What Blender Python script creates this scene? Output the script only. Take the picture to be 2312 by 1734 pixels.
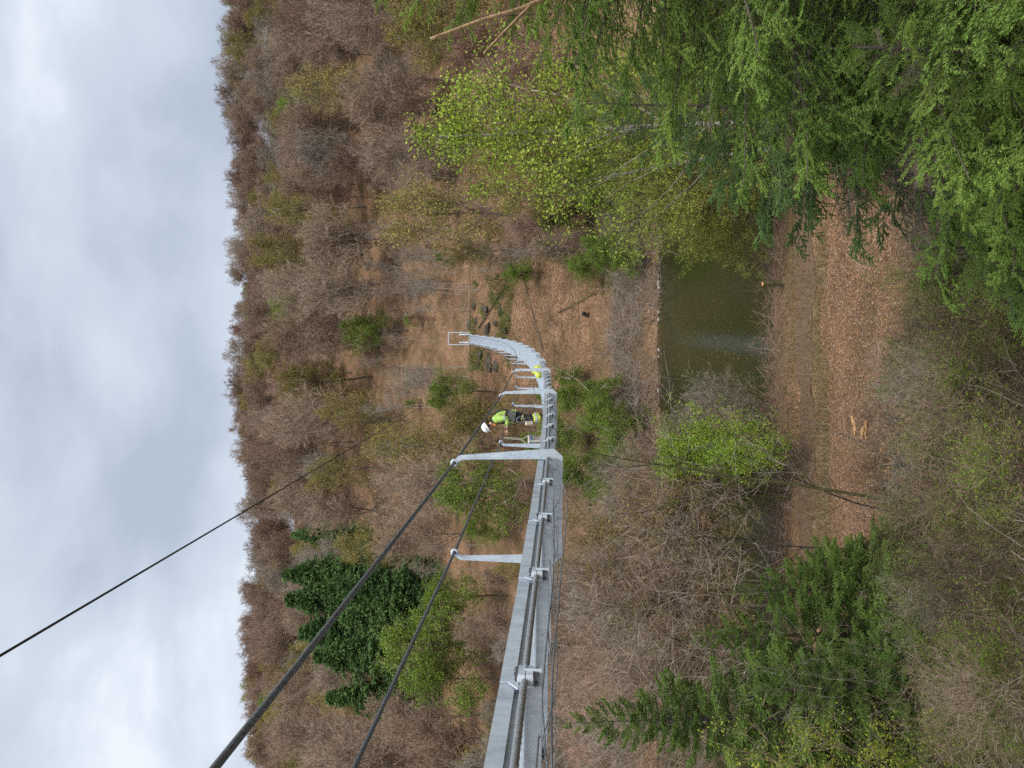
import bpy, math, random
import numpy as np
from mathutils import Vector, Matrix

for _o in list(bpy.data.objects):
    bpy.data.objects.remove(_o, do_unlink=True)
SC = bpy.context.scene
COL = SC.collection

# ------------------------------------------------------------------ camera
EYE = 18.5                     # metres of the lens above the river
FPX, CU, CV = 1747.0, 867.0, 1156.0
PITCH = math.radians(3.47)
FWD = np.array([0, math.cos(PITCH), -math.sin(PITCH)])
RGT = np.array([1.0, 0, 0])
UPV = np.array([0, math.sin(PITCH), math.cos(PITCH)])
cam = bpy.data.cameras.new('camera')
cam.sensor_fit = 'HORIZONTAL'; cam.sensor_width = 36.0
cam.lens = 36.0 * FPX / 2312.0
cam.clip_start = 0.05; cam.clip_end = 3000
cam_o = bpy.data.objects.new('camera', cam); COL.objects.link(cam_o)
# the photographer turned the phone: the sky is on the left of the picture
cx, cy, cz = Vector(-UPV), Vector(RGT), Vector(-FWD)
cam_o.matrix_world = Matrix(((cx.x, cy.x, cz.x, 0), (cx.y, cy.y, cz.y, 0), (cx.z, cy.z, cz.z, EYE), (0, 0, 0, 1)))
SC.camera = cam_o

# ------------------------------------------------------------------ world and sun
SUN_EL, SUN_AZ = math.radians(55), math.radians(155)
w = bpy.data.worlds.new('World'); SC.world = w; w.use_nodes = True
nt = w.node_tree; nt.nodes.clear()
def N(t, **kw):
    n = nt.nodes.new(t)
    for k, v in kw.items(): setattr(n, k, v)
    return n
out = N('ShaderNodeOutputWorld')
sky = N('ShaderNodeTexSky', sky_type='NISHITA', sun_disc=False, sun_elevation=SUN_EL, sun_rotation=SUN_AZ)
bsky = N('ShaderNodeBackground'); bsky.inputs['Strength'].default_value = 0.10
nt.links.new(sky.outputs[0], bsky.inputs[0])
tc = N('ShaderNodeTexCoord')
mp = N('ShaderNodeMapping'); mp.inputs['Scale'].default_value = (1.0, 1.0, 2.1); mp.inputs['Location'].default_value = (0.35, 0.2, 1.3)
nt.links.new(tc.outputs['Generated'], mp.inputs[0])
n1 = N('ShaderNodeTexNoise'); n1.inputs['Scale'].default_value = 2.9; n1.inputs['Detail'].default_value = 7; n1.inputs['Roughness'].default_value = 0.5; n1.inputs['Distortion'].default_value = 0.25
nt.links.new(mp.outputs[0], n1.inputs['Vector'])
cr = N('ShaderNodeValToRGB')
els = cr.color_ramp.elements
els[0].position = 0.34; els[0].color = (0.44, 0.505, 0.605, 1)
els[1].position = 0.66; els[1].color = (0.82, 0.875, 0.94, 1)
e = els.new(0.47); e.color = (0.56, 0.625, 0.72, 1)
e = els.new(0.56); e.color = (0.63, 0.695, 0.785, 1)
nt.links.new(n1.outputs['Fac'], cr.inputs[0])
bcl = N('ShaderNodeBackground'); bcl.inputs['Strength'].default_value = 0.62
nt.links.new(cr.outputs[0], bcl.inputs[0])
mx = N('ShaderNodeMixShader'); mx.inputs[0].default_value = 0.93
nt.links.new(bsky.outputs[0], mx.inputs[1]); nt.links.new(bcl.outputs[0], mx.inputs[2])
nt.links.new(mx.outputs[0], out.inputs[0])

sun = bpy.data.lights.new('sun', 'SUN'); sun.energy = 2.0; sun.angle = math.radians(35); sun.color = (1, 0.95, 0.88)
sun_o = bpy.data.objects.new('sun', sun); COL.objects.link(sun_o)
sd = Vector((math.sin(SUN_AZ) * math.cos(SUN_EL), math.cos(SUN_AZ) * math.cos(SUN_EL), math.sin(SUN_EL)))
sun_o.rotation_euler = sd.to_track_quat('Z', 'Y').to_euler(); sun_o.location = (0, -20, 80)

SC.view_settings.view_transform = 'Standard'; SC.view_settings.look = 'None'
SC.view_settings.exposure = 0.85; SC.view_settings.gamma = 1.0; SC.view_settings.use_curve_mapping = False
SC.render.engine = 'CYCLES'
SC.cycles.max_bounces = 4; SC.cycles.diffuse_bounces = 2; SC.cycles.glossy_bounces = 2; SC.cycles.transmission_bounces = 2
SC.cycles.use_denoising = False
SC.cycles.use_adaptive_sampling = True; SC.cycles.adaptive_threshold = 0.02; SC.cycles.adaptive_min_samples = 24

# ------------------------------------------------------------------ helpers
RNG = np.random.default_rng(11)
def at(xt, yt, Y):
    """world point on the sight line through photo pixel (xt, yt), Y metres out"""
    d = FWD + RGT * ((1734 - yt - CU) / FPX) - UPV * ((xt - CV) / FPX)
    p = d * (Y / d[1])
    return np.array([p[0], p[1], p[2] + EYE])
def unit(a):
    a = np.asarray(a, float)
    return a / np.maximum(np.linalg.norm(a, axis=-1, keepdims=True), 1e-9)

class Geo:
    """collects faces; build() links them as ONE mesh object"""
    def __init__(s): s.v = []; s.q = []; s.t = []; s.qm = []; s.tm = []; s.n = 0; s.ng = []
    def add(s, v, q=None, t=None, m=0):
        v = np.asarray(v, float).reshape(-1, 3)
        if q is not None and len(q):
            q = np.asarray(q, int).reshape(-1, 4) + s.n; s.q.append(q); s.qm.append(np.full(len(q), m))
        if t is not None and len(t):
            t = np.asarray(t, int).reshape(-1, 3) + s.n; s.t.append(t); s.tm.append(np.full(len(t), m))
        s.v.append(v); s.n += len(v); return s
    def box(s, c, size, rot=None, m=0):
        h = np.array(size, float) / 2
        v = np.array([[x, y, z] for x in (-1, 1) for y in (-1, 1) for z in (-1, 1)], float) * h
        if rot is not None: v = v @ np.asarray(rot, float).T
        q = [[0, 1, 3, 2], [4, 6, 7, 5], [0, 4, 5, 1], [2, 3, 7, 6], [0, 2, 6, 4], [1, 5, 7, 3]]
        return s.add(v + np.asarray(c, float), q, m=m)
    def prism(s, poly, axis, t0, t1, m=0):
        """extrude a 2-D polygon; axis = which world axis is the extrusion (the polygon fills the other two in order)"""
        n = len(poly); vs = []
        for t in (t0, t1):
            for a, b in poly:
                p = [a, b]; p.insert(axis, t); vs.append(p)
        q = [[i, (i + 1) % n, n + (i + 1) % n, n + i] for i in range(n)]
        s.add(vs, q, m=m)
        tri = [[0, i + 1, i] for i in range(1, n - 1)] + [[n, n + i, n + i + 1] for i in range(1, n - 1)]
        s.t.append(np.array(tri) + s.n - 2 * n); s.tm.append(np.full(len(tri), m)); return s
    def tubes(s, P, R, k=6, m=0, caps=False):
        """P (N, n, 3) polylines with radii R (N, n); k = 2 makes flat ribbons"""
        P = np.asarray(P, float); R = np.asarray(R, float)
        if P.ndim == 2: P = P[None]; R = R[None]
        Nn, n, _ = P.shape
        T = np.empty_like(P); T[:, 1:-1] = P[:, 2:] - P[:, :-2]; T[:, 0] = P[:, 1] - P[:, 0]; T[:, -1] = P[:, -1] - P[:, -2]
        T = unit(T)
        ref = np.where(np.abs(unit(P[:, -1] - P[:, 0])[:, 2:3]) > 0.9, np.array([[1.0, 0.2, 0]]), np.array([[0, 0.1, 1.0]]))
        if k == 2: ref = unit(RNG.normal(size=(Nn, 3)))
        A = unit(np.cross(T, ref[:, None, :])); B = np.cross(T, A)
        if k == 2:
            V = np.stack([P - A * R[..., None], P + A * R[..., None]], 2)
        else:
            an = np.arange(k) * 2 * np.pi / k
            V = P[:, :, None, :] + R[:, :, None, None] * (np.cos(an)[None, None, :, None] * A[:, :, None, :] + np.sin(an)[None, None, :, None] * B[:, :, None, :])
        base = (np.arange(Nn)[:, None, None] * n + np.arange(n - 1)[None, :, None]) * k
        if k == 2:
            j = np.array([0]); j2 = np.array([1])
        else:
            j = np.arange(k); j2 = (j + 1) % k
        q = np.stack([base + j, base + j2, base + k + j2, base + k + j], -1).reshape(-1, 4)
        s.add(V.reshape(-1, 3), q, m=m)
        if caps and k > 2:
            off = s.n - Nn * n * k
            for i in range(Nn):
                for e0, sg in ((0, -1), (n - 1, 1)):
                    b0 = off + (i * n + e0) * k
                    t = [[b0, b0 + a + 1, b0 + a] if sg < 0 else [b0, b0 + a, b0 + a + 1] for a in range(1, k - 1)]
                    s.t.append(np.array(t)); s.tm.append(np.full(len(t), m))
        return s
    def tri_slivers(s, p, d, wd, m=0):
        """one thin triangle from p along d (with length), base width wd"""
        side = unit(np.cross(d, RNG.normal(size=d.shape))) * (np.asarray(wd).reshape(-1, 1) / 2)
        n = len(p); V = np.stack([p - side, p + side, p + d], 1).reshape(-1, 3)
        return s.add(V, t=np.arange(3 * n).reshape(n, 3), m=m)
    def leaves(s, c, size, m=0, up=0.0, long=1.5):
        """diamond leaves at c"""
        n = len(c); a = unit(RNG.normal(size=(n, 3)) + np.array([0, 0, -0.3]))
        nn = RNG.normal(size=(n, 3)) + np.array([0, 0, up]); b = unit(np.cross(a, nn))
        sz = np.asarray(size).reshape(-1, 1) * np.ones((n, 1))
        V = np.stack([c - a * sz * long / 2, c + b * sz / 2, c + a * sz * long / 2, c - b * sz / 2], 1).reshape(-1, 3)
        return s.add(V, q=np.arange(4 * n).reshape(n, 4), m=m)
    def blob(s, c, r, seed=0, sub=2, squash=(1, 1, 1), rough=0.25, m=0):
        import bmesh
        bm = bmesh.new(); bmesh.ops.create_icosphere(bm, subdivisions=sub, radius=1.0)
        bm.verts.ensure_lookup_table()
        v = np.array([x.co[:] for x in bm.verts]); t = np.array([[x.index for x in f.verts] for f in bm.faces]); bm.free()
        rr = np.random.default_rng(seed); K = rr.normal(size=(5, 3)) * 1.6; ph = rr.uniform(0, 6, 5)
        f = 1 + rough * np.sin(v @ K.T + ph).sum(1) / 2.2
        return s.add(v * f[:, None] * r * np.array(squash) + np.asarray(c, float), t=t, m=m)
    def rock(s, seed, squash=(1.2, .9, .8), sub=3, cuts=16):
        import bmesh
        bm = bmesh.new(); bmesh.ops.create_icosphere(bm, subdivisions=sub, radius=1.0); bm.verts.ensure_lookup_table()
        v = np.array([x.co[:] for x in bm.verts]); t = np.array([[x.index for x in f.verts] for f in bm.faces]); bm.free()
        rr = np.random.default_rng(seed)
        for _ in range(cuts):
            n = unit(rr.normal(size=3)); v = v - n * np.maximum(v @ n - rr.uniform(.55, .85), 0)[:, None]
        v = v + rr.normal(size=v.shape) * .018
        return s.add(v * np.array(squash), t=t)
    def lathe(s, prof, c=(0, 0, 0), k=16, m=0, rot=None):
        an = np.arange(k) * 2 * np.pi / k
        V = np.array([[r * math.cos(a), r * math.sin(a), z] for r, z in prof for a in an])
        if rot is not None: V = V @ np.asarray(rot, float).T
        n = len(prof)
        q = [[i * k + j, i * k + (j + 1) % k, (i + 1) * k + (j + 1) % k, (i + 1) * k + j] for i in range(n - 1) for j in range(k)]
        return s.add(V + np.asarray(c, float), q, m=m)
    def mesh(s, name, smooth=False):
        me = bpy.data.meshes.new(name)
        v = np.concatenate(s.v) if s.v else np.zeros((0, 3))
        q = np.concatenate(s.q) if s.q else np.zeros((0, 4), int)
        t = np.concatenate(s.t) if s.t else np.zeros((0, 3), int)
        me.vertices.add(len(v)); me.vertices.foreach_set('co', v.astype(np.float32).ravel())
        me.loops.add(q.size + t.size); me.loops.foreach_set('vertex_index', np.concatenate([q.ravel(), t.ravel()]).astype(np.int32))
        me.polygons.add(len(q) + len(t))
        st = np.concatenate([np.arange(len(q)) * 4, q.size + np.arange(len(t)) * 3]).astype(np.int32)
        me.polygons.foreach_set('loop_start', st)
        mi = np.concatenate([np.concatenate(s.qm) if s.qm else np.zeros(0, int), np.concatenate(s.tm) if s.tm else np.zeros(0, int)]).astype(np.int32)
        me.polygons.foreach_set('material_index', mi)
        me.polygons.foreach_set('use_smooth', np.full(len(q) + len(t), bool(smooth)))
        me.update(calc_edges=True); me.validate()
        return me
    def build(s, name, mats, parent=None, smooth=False, loc=None):
        me = s.mesh(name, smooth)
        for mt in (mats if isinstance(mats, (list, tuple)) else [mats]): me.materials.append(mt)
        return put(name, me, parent, loc)
def put(name, me, parent=None, loc=None, rz=0.0, sc=None):
    o = bpy.data.objects.new(name, me); COL.objects.link(o)
    if parent is not None: o.parent = parent
    if loc is not None: o.location = loc
    if rz: o.rotation_euler = (0, 0, rz)
    if sc is not None: o.scale = (sc, sc, sc) if np.isscalar(sc) else sc
    return o
def tag(o, label=None, cat=None, group=None, kind=None):
    if label: o['label'] = label
    if cat: o['category'] = cat
    if group: o['group'] = group
    if kind: o['kind'] = kind
    return o
def empty(name, loc=(0, 0, 0), rz=0.0, sc=None):
    o = put(name, None, None, tuple(float(a) for a in loc), rz, sc); o.empty_display_size = 0.2; return o

# ------------------------------------------------------------------ materials
def material(name, build):
    m = bpy.data.materials.new(name); m.use_nodes = True; m.node_tree.nodes.clear()
    t = m.node_tree
    def nn(ty, **kw):
        n = t.nodes.new(ty)
        for k, v in kw.items():
            if k in n.inputs: n.inputs[k].default_value = v
            else: setattr(n, k, v)
        return n
    o = nn('ShaderNodeOutputMaterial'); sh = build(t, nn); t.links.new(sh.outputs[0], o.inputs['Surface'])
    return m
def ramp(nn, stops):
    r = nn('ShaderNodeValToRGB'); e = r.color_ramp.elements
    while len(e) > 1: e.remove(e[-1])
    e[0].position = stops[0][0]; e[0].color = (*stops[0][1], 1)
    for p, c in stops[1:]:
        x = e.new(p); x.color = (*c, 1)
    return r
def plain(name, col, rough=0.6, metal=0.0, var=0.12, scale=20.0, bump=0.0, bscale=60.0, spec=0.5):
    def b(t, nn):
        p = nn('ShaderNodeBsdfPrincipled'); p.inputs['Roughness'].default_value = rough; p.inputs['Metallic'].default_value = metal
        p.inputs['Specular IOR Level'].default_value = spec
        tcn = nn('ShaderNodeTexCoord'); no = nn('ShaderNodeTexNoise', Scale=scale, Detail=5.0)
        t.links.new(tcn.outputs['Object'], no.inputs['Vector'])
        r = ramp(nn, [(0.3, tuple(c * (1 - var) for c in col)), (0.7, tuple(min(1, c * (1 + var)) for c in col))])
        t.links.new(no.outputs['Fac'], r.inputs[0]); t.links.new(r.outputs[0], p.inputs['Base Color'])
        if bump:
            n2 = nn('ShaderNodeTexNoise', Scale=bscale, Detail=4.0); bp = nn('ShaderNodeBump', Strength=bump); bp.inputs['Distance'].default_value = 0.02
            t.links.new(tcn.outputs['Object'], n2.inputs['Vector']); t.links.new(n2.outputs['Fac'], bp.inputs['Height']); t.links.new(bp.outputs[0], p.inputs['Normal'])
        return p
    return material(name, b)
def leafy(name, stops, trans=0.25, by_object=0.0, rough=0.6):
    """per-leaf colour from the ramp; by_object shifts the whole plant along it"""
    def b(t, nn):
        g = nn('ShaderNodeNewGeometry'); fac = g.outputs['Random Per Island']
        if by_object:
            oi = nn('ShaderNodeObjectInfo'); m1 = nn('ShaderNodeMix'); m1.data_type = 'FLOAT'; m1.inputs[0].default_value = by_object
            t.links.new(fac, m1.inputs[2]); t.links.new(oi.outputs['Random'], m1.inputs[3]); fac = m1.outputs[0]
        r = ramp(nn, stops); t.links.new(fac, r.inputs[0])
        d = nn('ShaderNodeBsdfDiffuse'); t.links.new(r.outputs[0], d.inputs[0])
        if not trans: return d
        tr = nn('ShaderNodeBsdfTranslucent'); t.links.new(r.outputs[0], tr.inputs[0])
        mx = nn('ShaderNodeMixShader'); mx.inputs[0].default_value = trans
        t.links.new(d.outputs[0], mx.inputs[1]); t.links.new(tr.outputs[0], mx.inputs[2]); return mx
    return material(name, b)
def ground_mat(name, cols, fine=9.0, coarse=0.35, bump=0.5):
    def b(t, nn):
        p = nn('ShaderNodeBsdfPrincipled'); p.inputs['Roughness'].default_value = 0.95; p.inputs['Specular IOR Level'].default_value = 0.1
        tcn = nn('ShaderNodeTexCoord')
        vo = nn('ShaderNodeTexVoronoi', Scale=fine); no = nn('ShaderNodeTexNoise', Scale=coarse, Detail=6.0); n3 = nn('ShaderNodeTexNoise', Scale=fine * 0.6, Detail=6.0)
        for x in (vo, no, n3): t.links.new(tcn.outputs['Object'], x.inputs['Vector'])
        sp = nn('ShaderNodeSeparateColor'); t.links.new(vo.outputs['Color'], sp.inputs[0])
        r1 = ramp(nn, [(0.0, cols[0]), (0.45, cols[1]), (0.8, cols[2]), (1.0, cols[3])]); t.links.new(sp.outputs[0], r1.inputs[0])
        r2 = ramp(nn, [(0.38, (0, 0, 0)), (0.62, (1, 1, 1))]); t.links.new(no.outputs['Fac'], r2.inputs[0])
        r3 = ramp(nn, [(0.3, cols[0]), (0.7, cols[4])]); t.links.new(n3.outputs['Fac'], r3.inputs[0])
        m1 = nn('ShaderNodeMix'); m1.data_type = 'RGBA'
        t.links.new(r2.outputs[0], m1.inputs[0]); t.links.new(r1.outputs[0], m1.inputs[6]); t.links.new(r3.outputs[0], m1.inputs[7])
        t.links.new(m1.outputs[2], p.inputs['Base Color'])
        bp = nn('ShaderNodeBump', Strength=bump); bp.inputs['Distance'].default_value = 0.1
        t.links.new(n3.outputs['Fac'], bp.inputs['Height']); t.links.new(bp.outputs[0], p.inputs['Normal'])
        return p
    return material(name, b)
def galv_b(t, nn):
    p = nn('ShaderNodeBsdfPrincipled'); p.inputs['Metallic'].default_value = 0.12; p.inputs['Roughness'].default_value = 0.5
    tcn = nn('ShaderNodeTexCoord'); vo = nn('ShaderNodeTexVoronoi', Scale=38.0); no = nn('ShaderNodeTexNoise', Scale=6.0, Detail=6.0)
    mp = nn('ShaderNodeMapping'); mp.inputs['Scale'].default_value = (1, 1, 0.35)
    t.links.new(tcn.outputs['Object'], mp.inputs[0])
    for x in (vo, no): t.links.new(mp.outputs[0], x.inputs['Vector'])
    sp = nn('ShaderNodeSeparateColor'); t.links.new(vo.outputs['Color'], sp.inputs[0])
    r = ramp(nn, [(0.0, (0.53, 0.615, 0.70)), (1.0, (0.63, 0.715, 0.80))]); t.links.new(sp.outputs[1], r.inputs[0])
    n4 = nn('ShaderNodeTexNoise', Scale=1.7, Detail=8.0, Roughness=0.7); t.links.new(nn('ShaderNodeNewGeometry').outputs['Position'], n4.inputs['Vector'])
    mn = nn('ShaderNodeMath', operation='MINIMUM'); t.links.new(no.outputs['Fac'], mn.inputs[0]); t.links.new(n4.outputs['Fac'], mn.inputs[1])
    r2 = ramp(nn, [(0.28, (0.55, 0.56, 0.56)), (0.40, (0.86, 0.88, 0.89)), (0.52, (1.0, 1.0, 1.0))]); t.links.new(mn.outputs[0], r2.inputs[0])
    m1 = nn('ShaderNodeMix'); m1.data_type = 'RGBA'; m1.blend_type = 'MULTIPLY'; m1.inputs[0].default_value = 1.0
    t.links.new(r.outputs[0], m1.inputs[6]); t.links.new(r2.outputs[0], m1.inputs[7]); t.links.new(m1.outputs[2], p.inputs['Base Color'])
    rr = ramp(nn, [(0.0, (0.38,) * 3), (1.0, (0.6,) * 3)]); t.links.new(sp.outputs[0], rr.inputs[0]); t.links.new(rr.outputs[0], p.inputs['Roughness'])
    return p
M = {}
M['galv'] = material('galvanised_steel', galv_b)
M['rope'] = plain('steel_rope', (0.34, 0.365, 0.385), 0.5, 0.4, 0.25, 60, 0.5, 240)
M['rail'] = plain('handrail_rope', (0.12, 0.13, 0.135), 0.5, 0.3, 0.3, 60, 0.6, 240)
M['black'] = plain('black_rubber', (0.015, 0.015, 0.016), 0.6)
M['bolt'] = plain('bolt_steel', (0.10, 0.105, 0.11), 0.45, 0.6)
M['litter'] = ground_mat('leaf_litter_ground', [(0.10, 0.058, 0.034), (0.22, 0.128, 0.076), (0.33, 0.20, 0.122), (0.43, 0.29, 0.19), (0.19, 0.135, 0.072)])
M['track'] = ground_mat('dirt_track', [(0.10, 0.064, 0.043), (0.15, 0.098, 0.067), (0.20, 0.132, 0.092), (0.27, 0.18, 0.125), (0.18, 0.118, 0.075)], 14.0, 0.5, 0.3)
M['rock'] = plain('dark_rock', (0.062, 0.055, 0.04), 0.95, 0, 0.6, 1.6, 1.0, 7)
M['stone'] = plain('pale_stone', (0.46, 0.43, 0.38), 0.85, 0, 0.2, 3.0, 0.5, 12)
M['bark'] = plain('grey_bark', (0.105, 0.085, 0.068), 0.95, 0, 0.4, 6.0, 0.8, 18)
M['bark_dark'] = plain('dark_bark', (0.05, 0.042, 0.033), 0.95, 0, 0.4, 6.0, 0.8, 18)
M['bark_moss'] = plain('mossy_bark', (0.105, 0.10, 0.04), 0.95, 0, 0.4, 5.0, 0.8, 18)
M['bark_pale'] = plain('pale_bark', (0.33, 0.30, 0.26), 0.9, 0, 0.35, 4.0, 0.4, 18)
M['wood_cut'] = plain('fresh_cut_wood', (0.46, 0.27, 0.11), 0.8, 0, 0.3, 8.0, 0.4, 30)
M['wood_red'] = plain('red_log_bark', (0.22, 0.10, 0.06), 0.9, 0, 0.4, 6.0, 0.6, 20)
def birch_b(t, nn):
    p = nn('ShaderNodeBsdfPrincipled'); p.inputs['Roughness'].default_value = 0.8
    tcn = nn('ShaderNodeTexCoord'); mp = nn('ShaderNodeMapping'); mp.inputs['Scale'].default_value = (4, 4, 16)
    no = nn('ShaderNodeTexNoise', Scale=1.6, Detail=4.0); t.links.new(tcn.outputs['Object'], mp.inputs[0]); t.links.new(mp.outputs[0], no.inputs['Vector'])
    r = ramp(nn, [(0.36, (0.05, 0.04, 0.035)), (0.44, (0.50, 0.45, 0.38)), (0.7, (0.66, 0.60, 0.52))]); t.links.new(no.outputs['Fac'], r.inputs[0])
    t.links.new(r.outputs[0], p.inputs['Base Color']); return p
M['birch'] = material('birch_bark', birch_b)
def water_b(t, nn):
    p = nn('ShaderNodeBsdfPrincipled'); p.inputs['Roughness'].default_value = 0.06; p.inputs['Specular IOR Level'].default_value = 0.5
    tcn = nn('ShaderNodeTexCoord'); no = nn('ShaderNodeTexNoise', Scale=0.12, Detail=4.0)
    r = ramp(nn, [(0.3, (0.020, 0.025, 0.007)), (0.7, (0.032, 0.034, 0.010))]); t.links.new(tcn.outputs['Object'], no.inputs['Vector'])
    t.links.new(no.outputs['Fac'], r.inputs[0]); t.links.new(r.outputs[0], p.inputs['Base Color'])
    mp = nn('ShaderNodeMapping'); mp.inputs['Scale'].default_value = (0.6, 1.6, 1); t.links.new(tcn.outputs['Object'], mp.inputs[0])
    n2 = nn('ShaderNodeTexNoise', Scale=2.2, Detail=5.0, Roughness=0.6); t.links.new(mp.outputs[0], n2.inputs['Vector'])
    bp = nn('ShaderNodeBump', Strength=0.14); bp.inputs['Distance'].default_value = 0.10
    t.links.new(n2.outputs['Fac'], bp.inputs['Height']); t.links.new(bp.outputs[0], p.inputs['Normal']); return p
M['water'] = material('river_water', water_b)
# twigs and leaves
M['twig_hill'] = leafy('bare_twigs', [(0.0, (0.16, 0.105, 0.075)), (0.35, (0.275, 0.19, 0.14)), (0.7, (0.35, 0.26, 0.195)), (1.0, (0.39, 0.325, 0.25))], 0, 0.65)
M['twig_red'] = leafy('reddish_twigs', [(0.0, (0.20, 0.115, 0.082)), (0.5, (0.34, 0.22, 0.165)), (1.0, (0.46, 0.33, 0.26))], 0, 0.5)
M['twig_grey'] = leafy('grey_twigs', [(0.0, (0.150, 0.125, 0.103)), (0.5, (0.275, 0.237, 0.194)), (1.0, (0.438, 0.388, 0.325))], 0, 0.3)
M['twig_dark'] = leafy('dark_twigs', [(0.0, (0.055, 0.038, 0.028)), (1.0, (0.12, 0.09, 0.065))], 0)
M['bud_olive'] = leafy('olive_buds', [(0.0, (0.17, 0.155, 0.045)), (0.5, (0.28, 0.25, 0.07)), (1.0, (0.42, 0.37, 0.12))], 0.2, 0.4)
M['leaf_fresh'] = leafy('fresh_leaves', [(0.0, (0.094, 0.156, 0.027)), (0.5, (0.175, 0.269, 0.044)), (1.0, (0.300, 0.400, 0.075))], 0.25, 0.35)
M['leaf_bright'] = leafy('bright_leaves', [(0.0, (0.15, 0.27, 0.03)), (0.5, (0.29, 0.47, 0.05)), (1.0, (0.45, 0.60, 0.09))], 0.3)
M['leaf_birch'] = leafy('birch_leaves', [(0.0, (0.220, 0.330, 0.044)), (0.5, (0.374, 0.506, 0.066)), (1.0, (0.550, 0.638, 0.143))], 0.35)
M['leaf_willow'] = leafy('willow_leaves', [(0.0, (0.163, 0.200, 0.037)), (0.5, (0.263, 0.325, 0.056)), (1.0, (0.413, 0.450, 0.100))], 0.25)
M['leaf_yellow'] = leafy('yellow_green_leaves', [(0.0, (0.17, 0.22, 0.03)), (0.5, (0.30, 0.36, 0.05)), (1.0, (0.45, 0.48, 0.09))], 0.3)
M['ivy'] = leafy('ivy_leaves', [(0.0, (0.012, 0.035, 0.012)), (0.6, (0.03, 0.075, 0.022)), (1.0, (0.07, 0.14, 0.04))], 0.1)
M['needle_far'] = leafy('dark_needles', [(0.0, (0.05, 0.095, 0.038)), (0.6, (0.10, 0.18, 0.062)), (1.0, (0.20, 0.30, 0.10))], 0.12, .3)
M['needle'] = leafy('spruce_needles', [(0.0, (0.11, 0.19, 0.05)), (0.5, (0.25, 0.38, 0.085)), (0.85, (0.40, 0.54, 0.12)), (1.0, (0.58, 0.64, 0.17))], 0.22, 0.4)
M['needle_blue'] = leafy('blue_green_needles', [(0.0, (0.085, 0.155, 0.06)), (0.6, (0.17, 0.29, 0.10)), (1.0, (0.30, 0.43, 0.145))], 0.2, 0.35)
M['needle_mid'] = leafy('dark_spruce_needles', [(0.0, (0.07, 0.125, 0.035)), (0.5, (0.15, 0.25, 0.06)), (0.85, (0.26, 0.36, 0.09)), (1.0, (0.40, 0.48, 0.12))], 0.18, 0.3)
M['needle_dry'] = leafy('dry_needles', [(0.0, (0.17, 0.13, 0.085)), (1.0, (0.38, 0.30, 0.20))], 0.0)
M['litter_leaf'] = leafy('fallen_leaves', [(0.0, (0.15, 0.08, 0.045)), (0.5, (0.30, 0.175, 0.10)), (0.9, (0.42, 0.265, 0.16)), (1.0, (0.55, 0.40, 0.27))], 0.1)
M['dry_grass'] = leafy('dry_grass', [(0.0, (0.13, 0.115, 0.05)), (1.0, (0.33, 0.28, 0.16))], 0.1)
M['green_grass'] = leafy('green_grass', [(0.0, (0.06, 0.10, 0.02)), (1.0, (0.16, 0.22, 0.05))], 0.15)

# ------------------------------------------------------------------ terrain
S = 0.77
PY = np.array([-80, -10, 0, 6, 13.3, 20, 47.6, 48.2, 52.2, 52.8, 58.6, 61, 66, 90, 94.4, 96.4, 105, 107, 110, 112, 156, 158, 165, 167, 330, 430, 1400]) * S
PZ = np.array([4, -1.5, -2.3, -6.2, -10, -12.7, -22.5, -22.6, -22.6, -22.7, -24.1, -25, -26, -26, -24.3, -23.0, -21.7, -21.35, -21.35, -20.6, -1.75, -1.12, -1.12, -0.6, 83, 88, 84]) * S
def wob(x, y):
    x = np.asarray(x, float); y = np.asarray(y, float)
    return (np.sin(x * .31 + y * .17 + 1) + np.sin(x * -.23 + y * .41 + 2.2) + np.sin(x * .071 - y * .093 + .6) * 1.6 + .5 * np.sin(x * .9 + y * .7) + .4 * np.sin(x * 1.3 - y * 1.1 + 1)) / 4.5
def ground(x, y):
    x = np.asarray(x, float); y = np.asarray(y, float)
    yy = y - .7 * np.sin(x * .11 + .4) * np.exp(-((y - 44.5) / 3.0) ** 2) - (.9 * np.sin(x * .15) + .5 * np.sin(x * .37 + 1)) * np.exp(-((y - 73) / 3) ** 2)
    z = np.interp(yy, PY, PZ)
    up = np.clip((y - 128) / 126, 0, 1)
    z = z * (1 - .07 * up * np.clip(-x / 110, 0, 1.2)) + up * (np.clip(x / 110, -.5, 1.2) * 2.5 - 3 + 1.6 * np.sin(x * .06 + 1.0))
    soft = np.minimum(1, np.abs(y - 38.6) / 6 - .35).clip(0, 1) * np.clip(np.abs(y - 84) / 5 - .5, 0, 1) * np.clip(np.abs(y - 124.4) / 7 - .45, 0, 1) * np.clip(np.abs(y - 58) / 6 - 2.2, 0, 1)
    amp = .45 + np.clip((y - 128) / 100, 0, 1) * 2.2
    return z + EYE + soft * amp * wob(x, y)
def spot(xt, yt, hc=0.0, y0=2.0, y1=330.0):
    """where the sight line through a photo pixel is hc metres above the ground"""
    ys = np.geomspace(y0, y1, 3000)
    d = FWD + RGT * ((1734 - yt - CU) / FPX) - UPV * ((xt - CV) / FPX)
    P = d[None] * (ys / d[1])[:, None]
    g = P[:, 2] + EYE - ground(P[:, 0], P[:, 1]) - hc
    i = np.argmax(g < 0)
    if g[i] >= 0: i = len(ys) - 1
    return np.array([P[i, 0], P[i, 1], P[i, 2] + EYE - hc])
def proj(p):
    d = np.asarray(p, float) - np.array([0, 0, EYE]); f = d @ FWD
    return CV - (d @ UPV) / f * FPX, 1734 - (CU + (d @ RGT) / f * FPX)
ys = np.unique(np.concatenate([np.linspace(-60, 0, 12), np.linspace(0, 34, 70), np.linspace(34, 64, 70), np.linspace(64, 130, 130), np.linspace(130, 260, 80), np.geomspace(260, 1000, 20)]))
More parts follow.
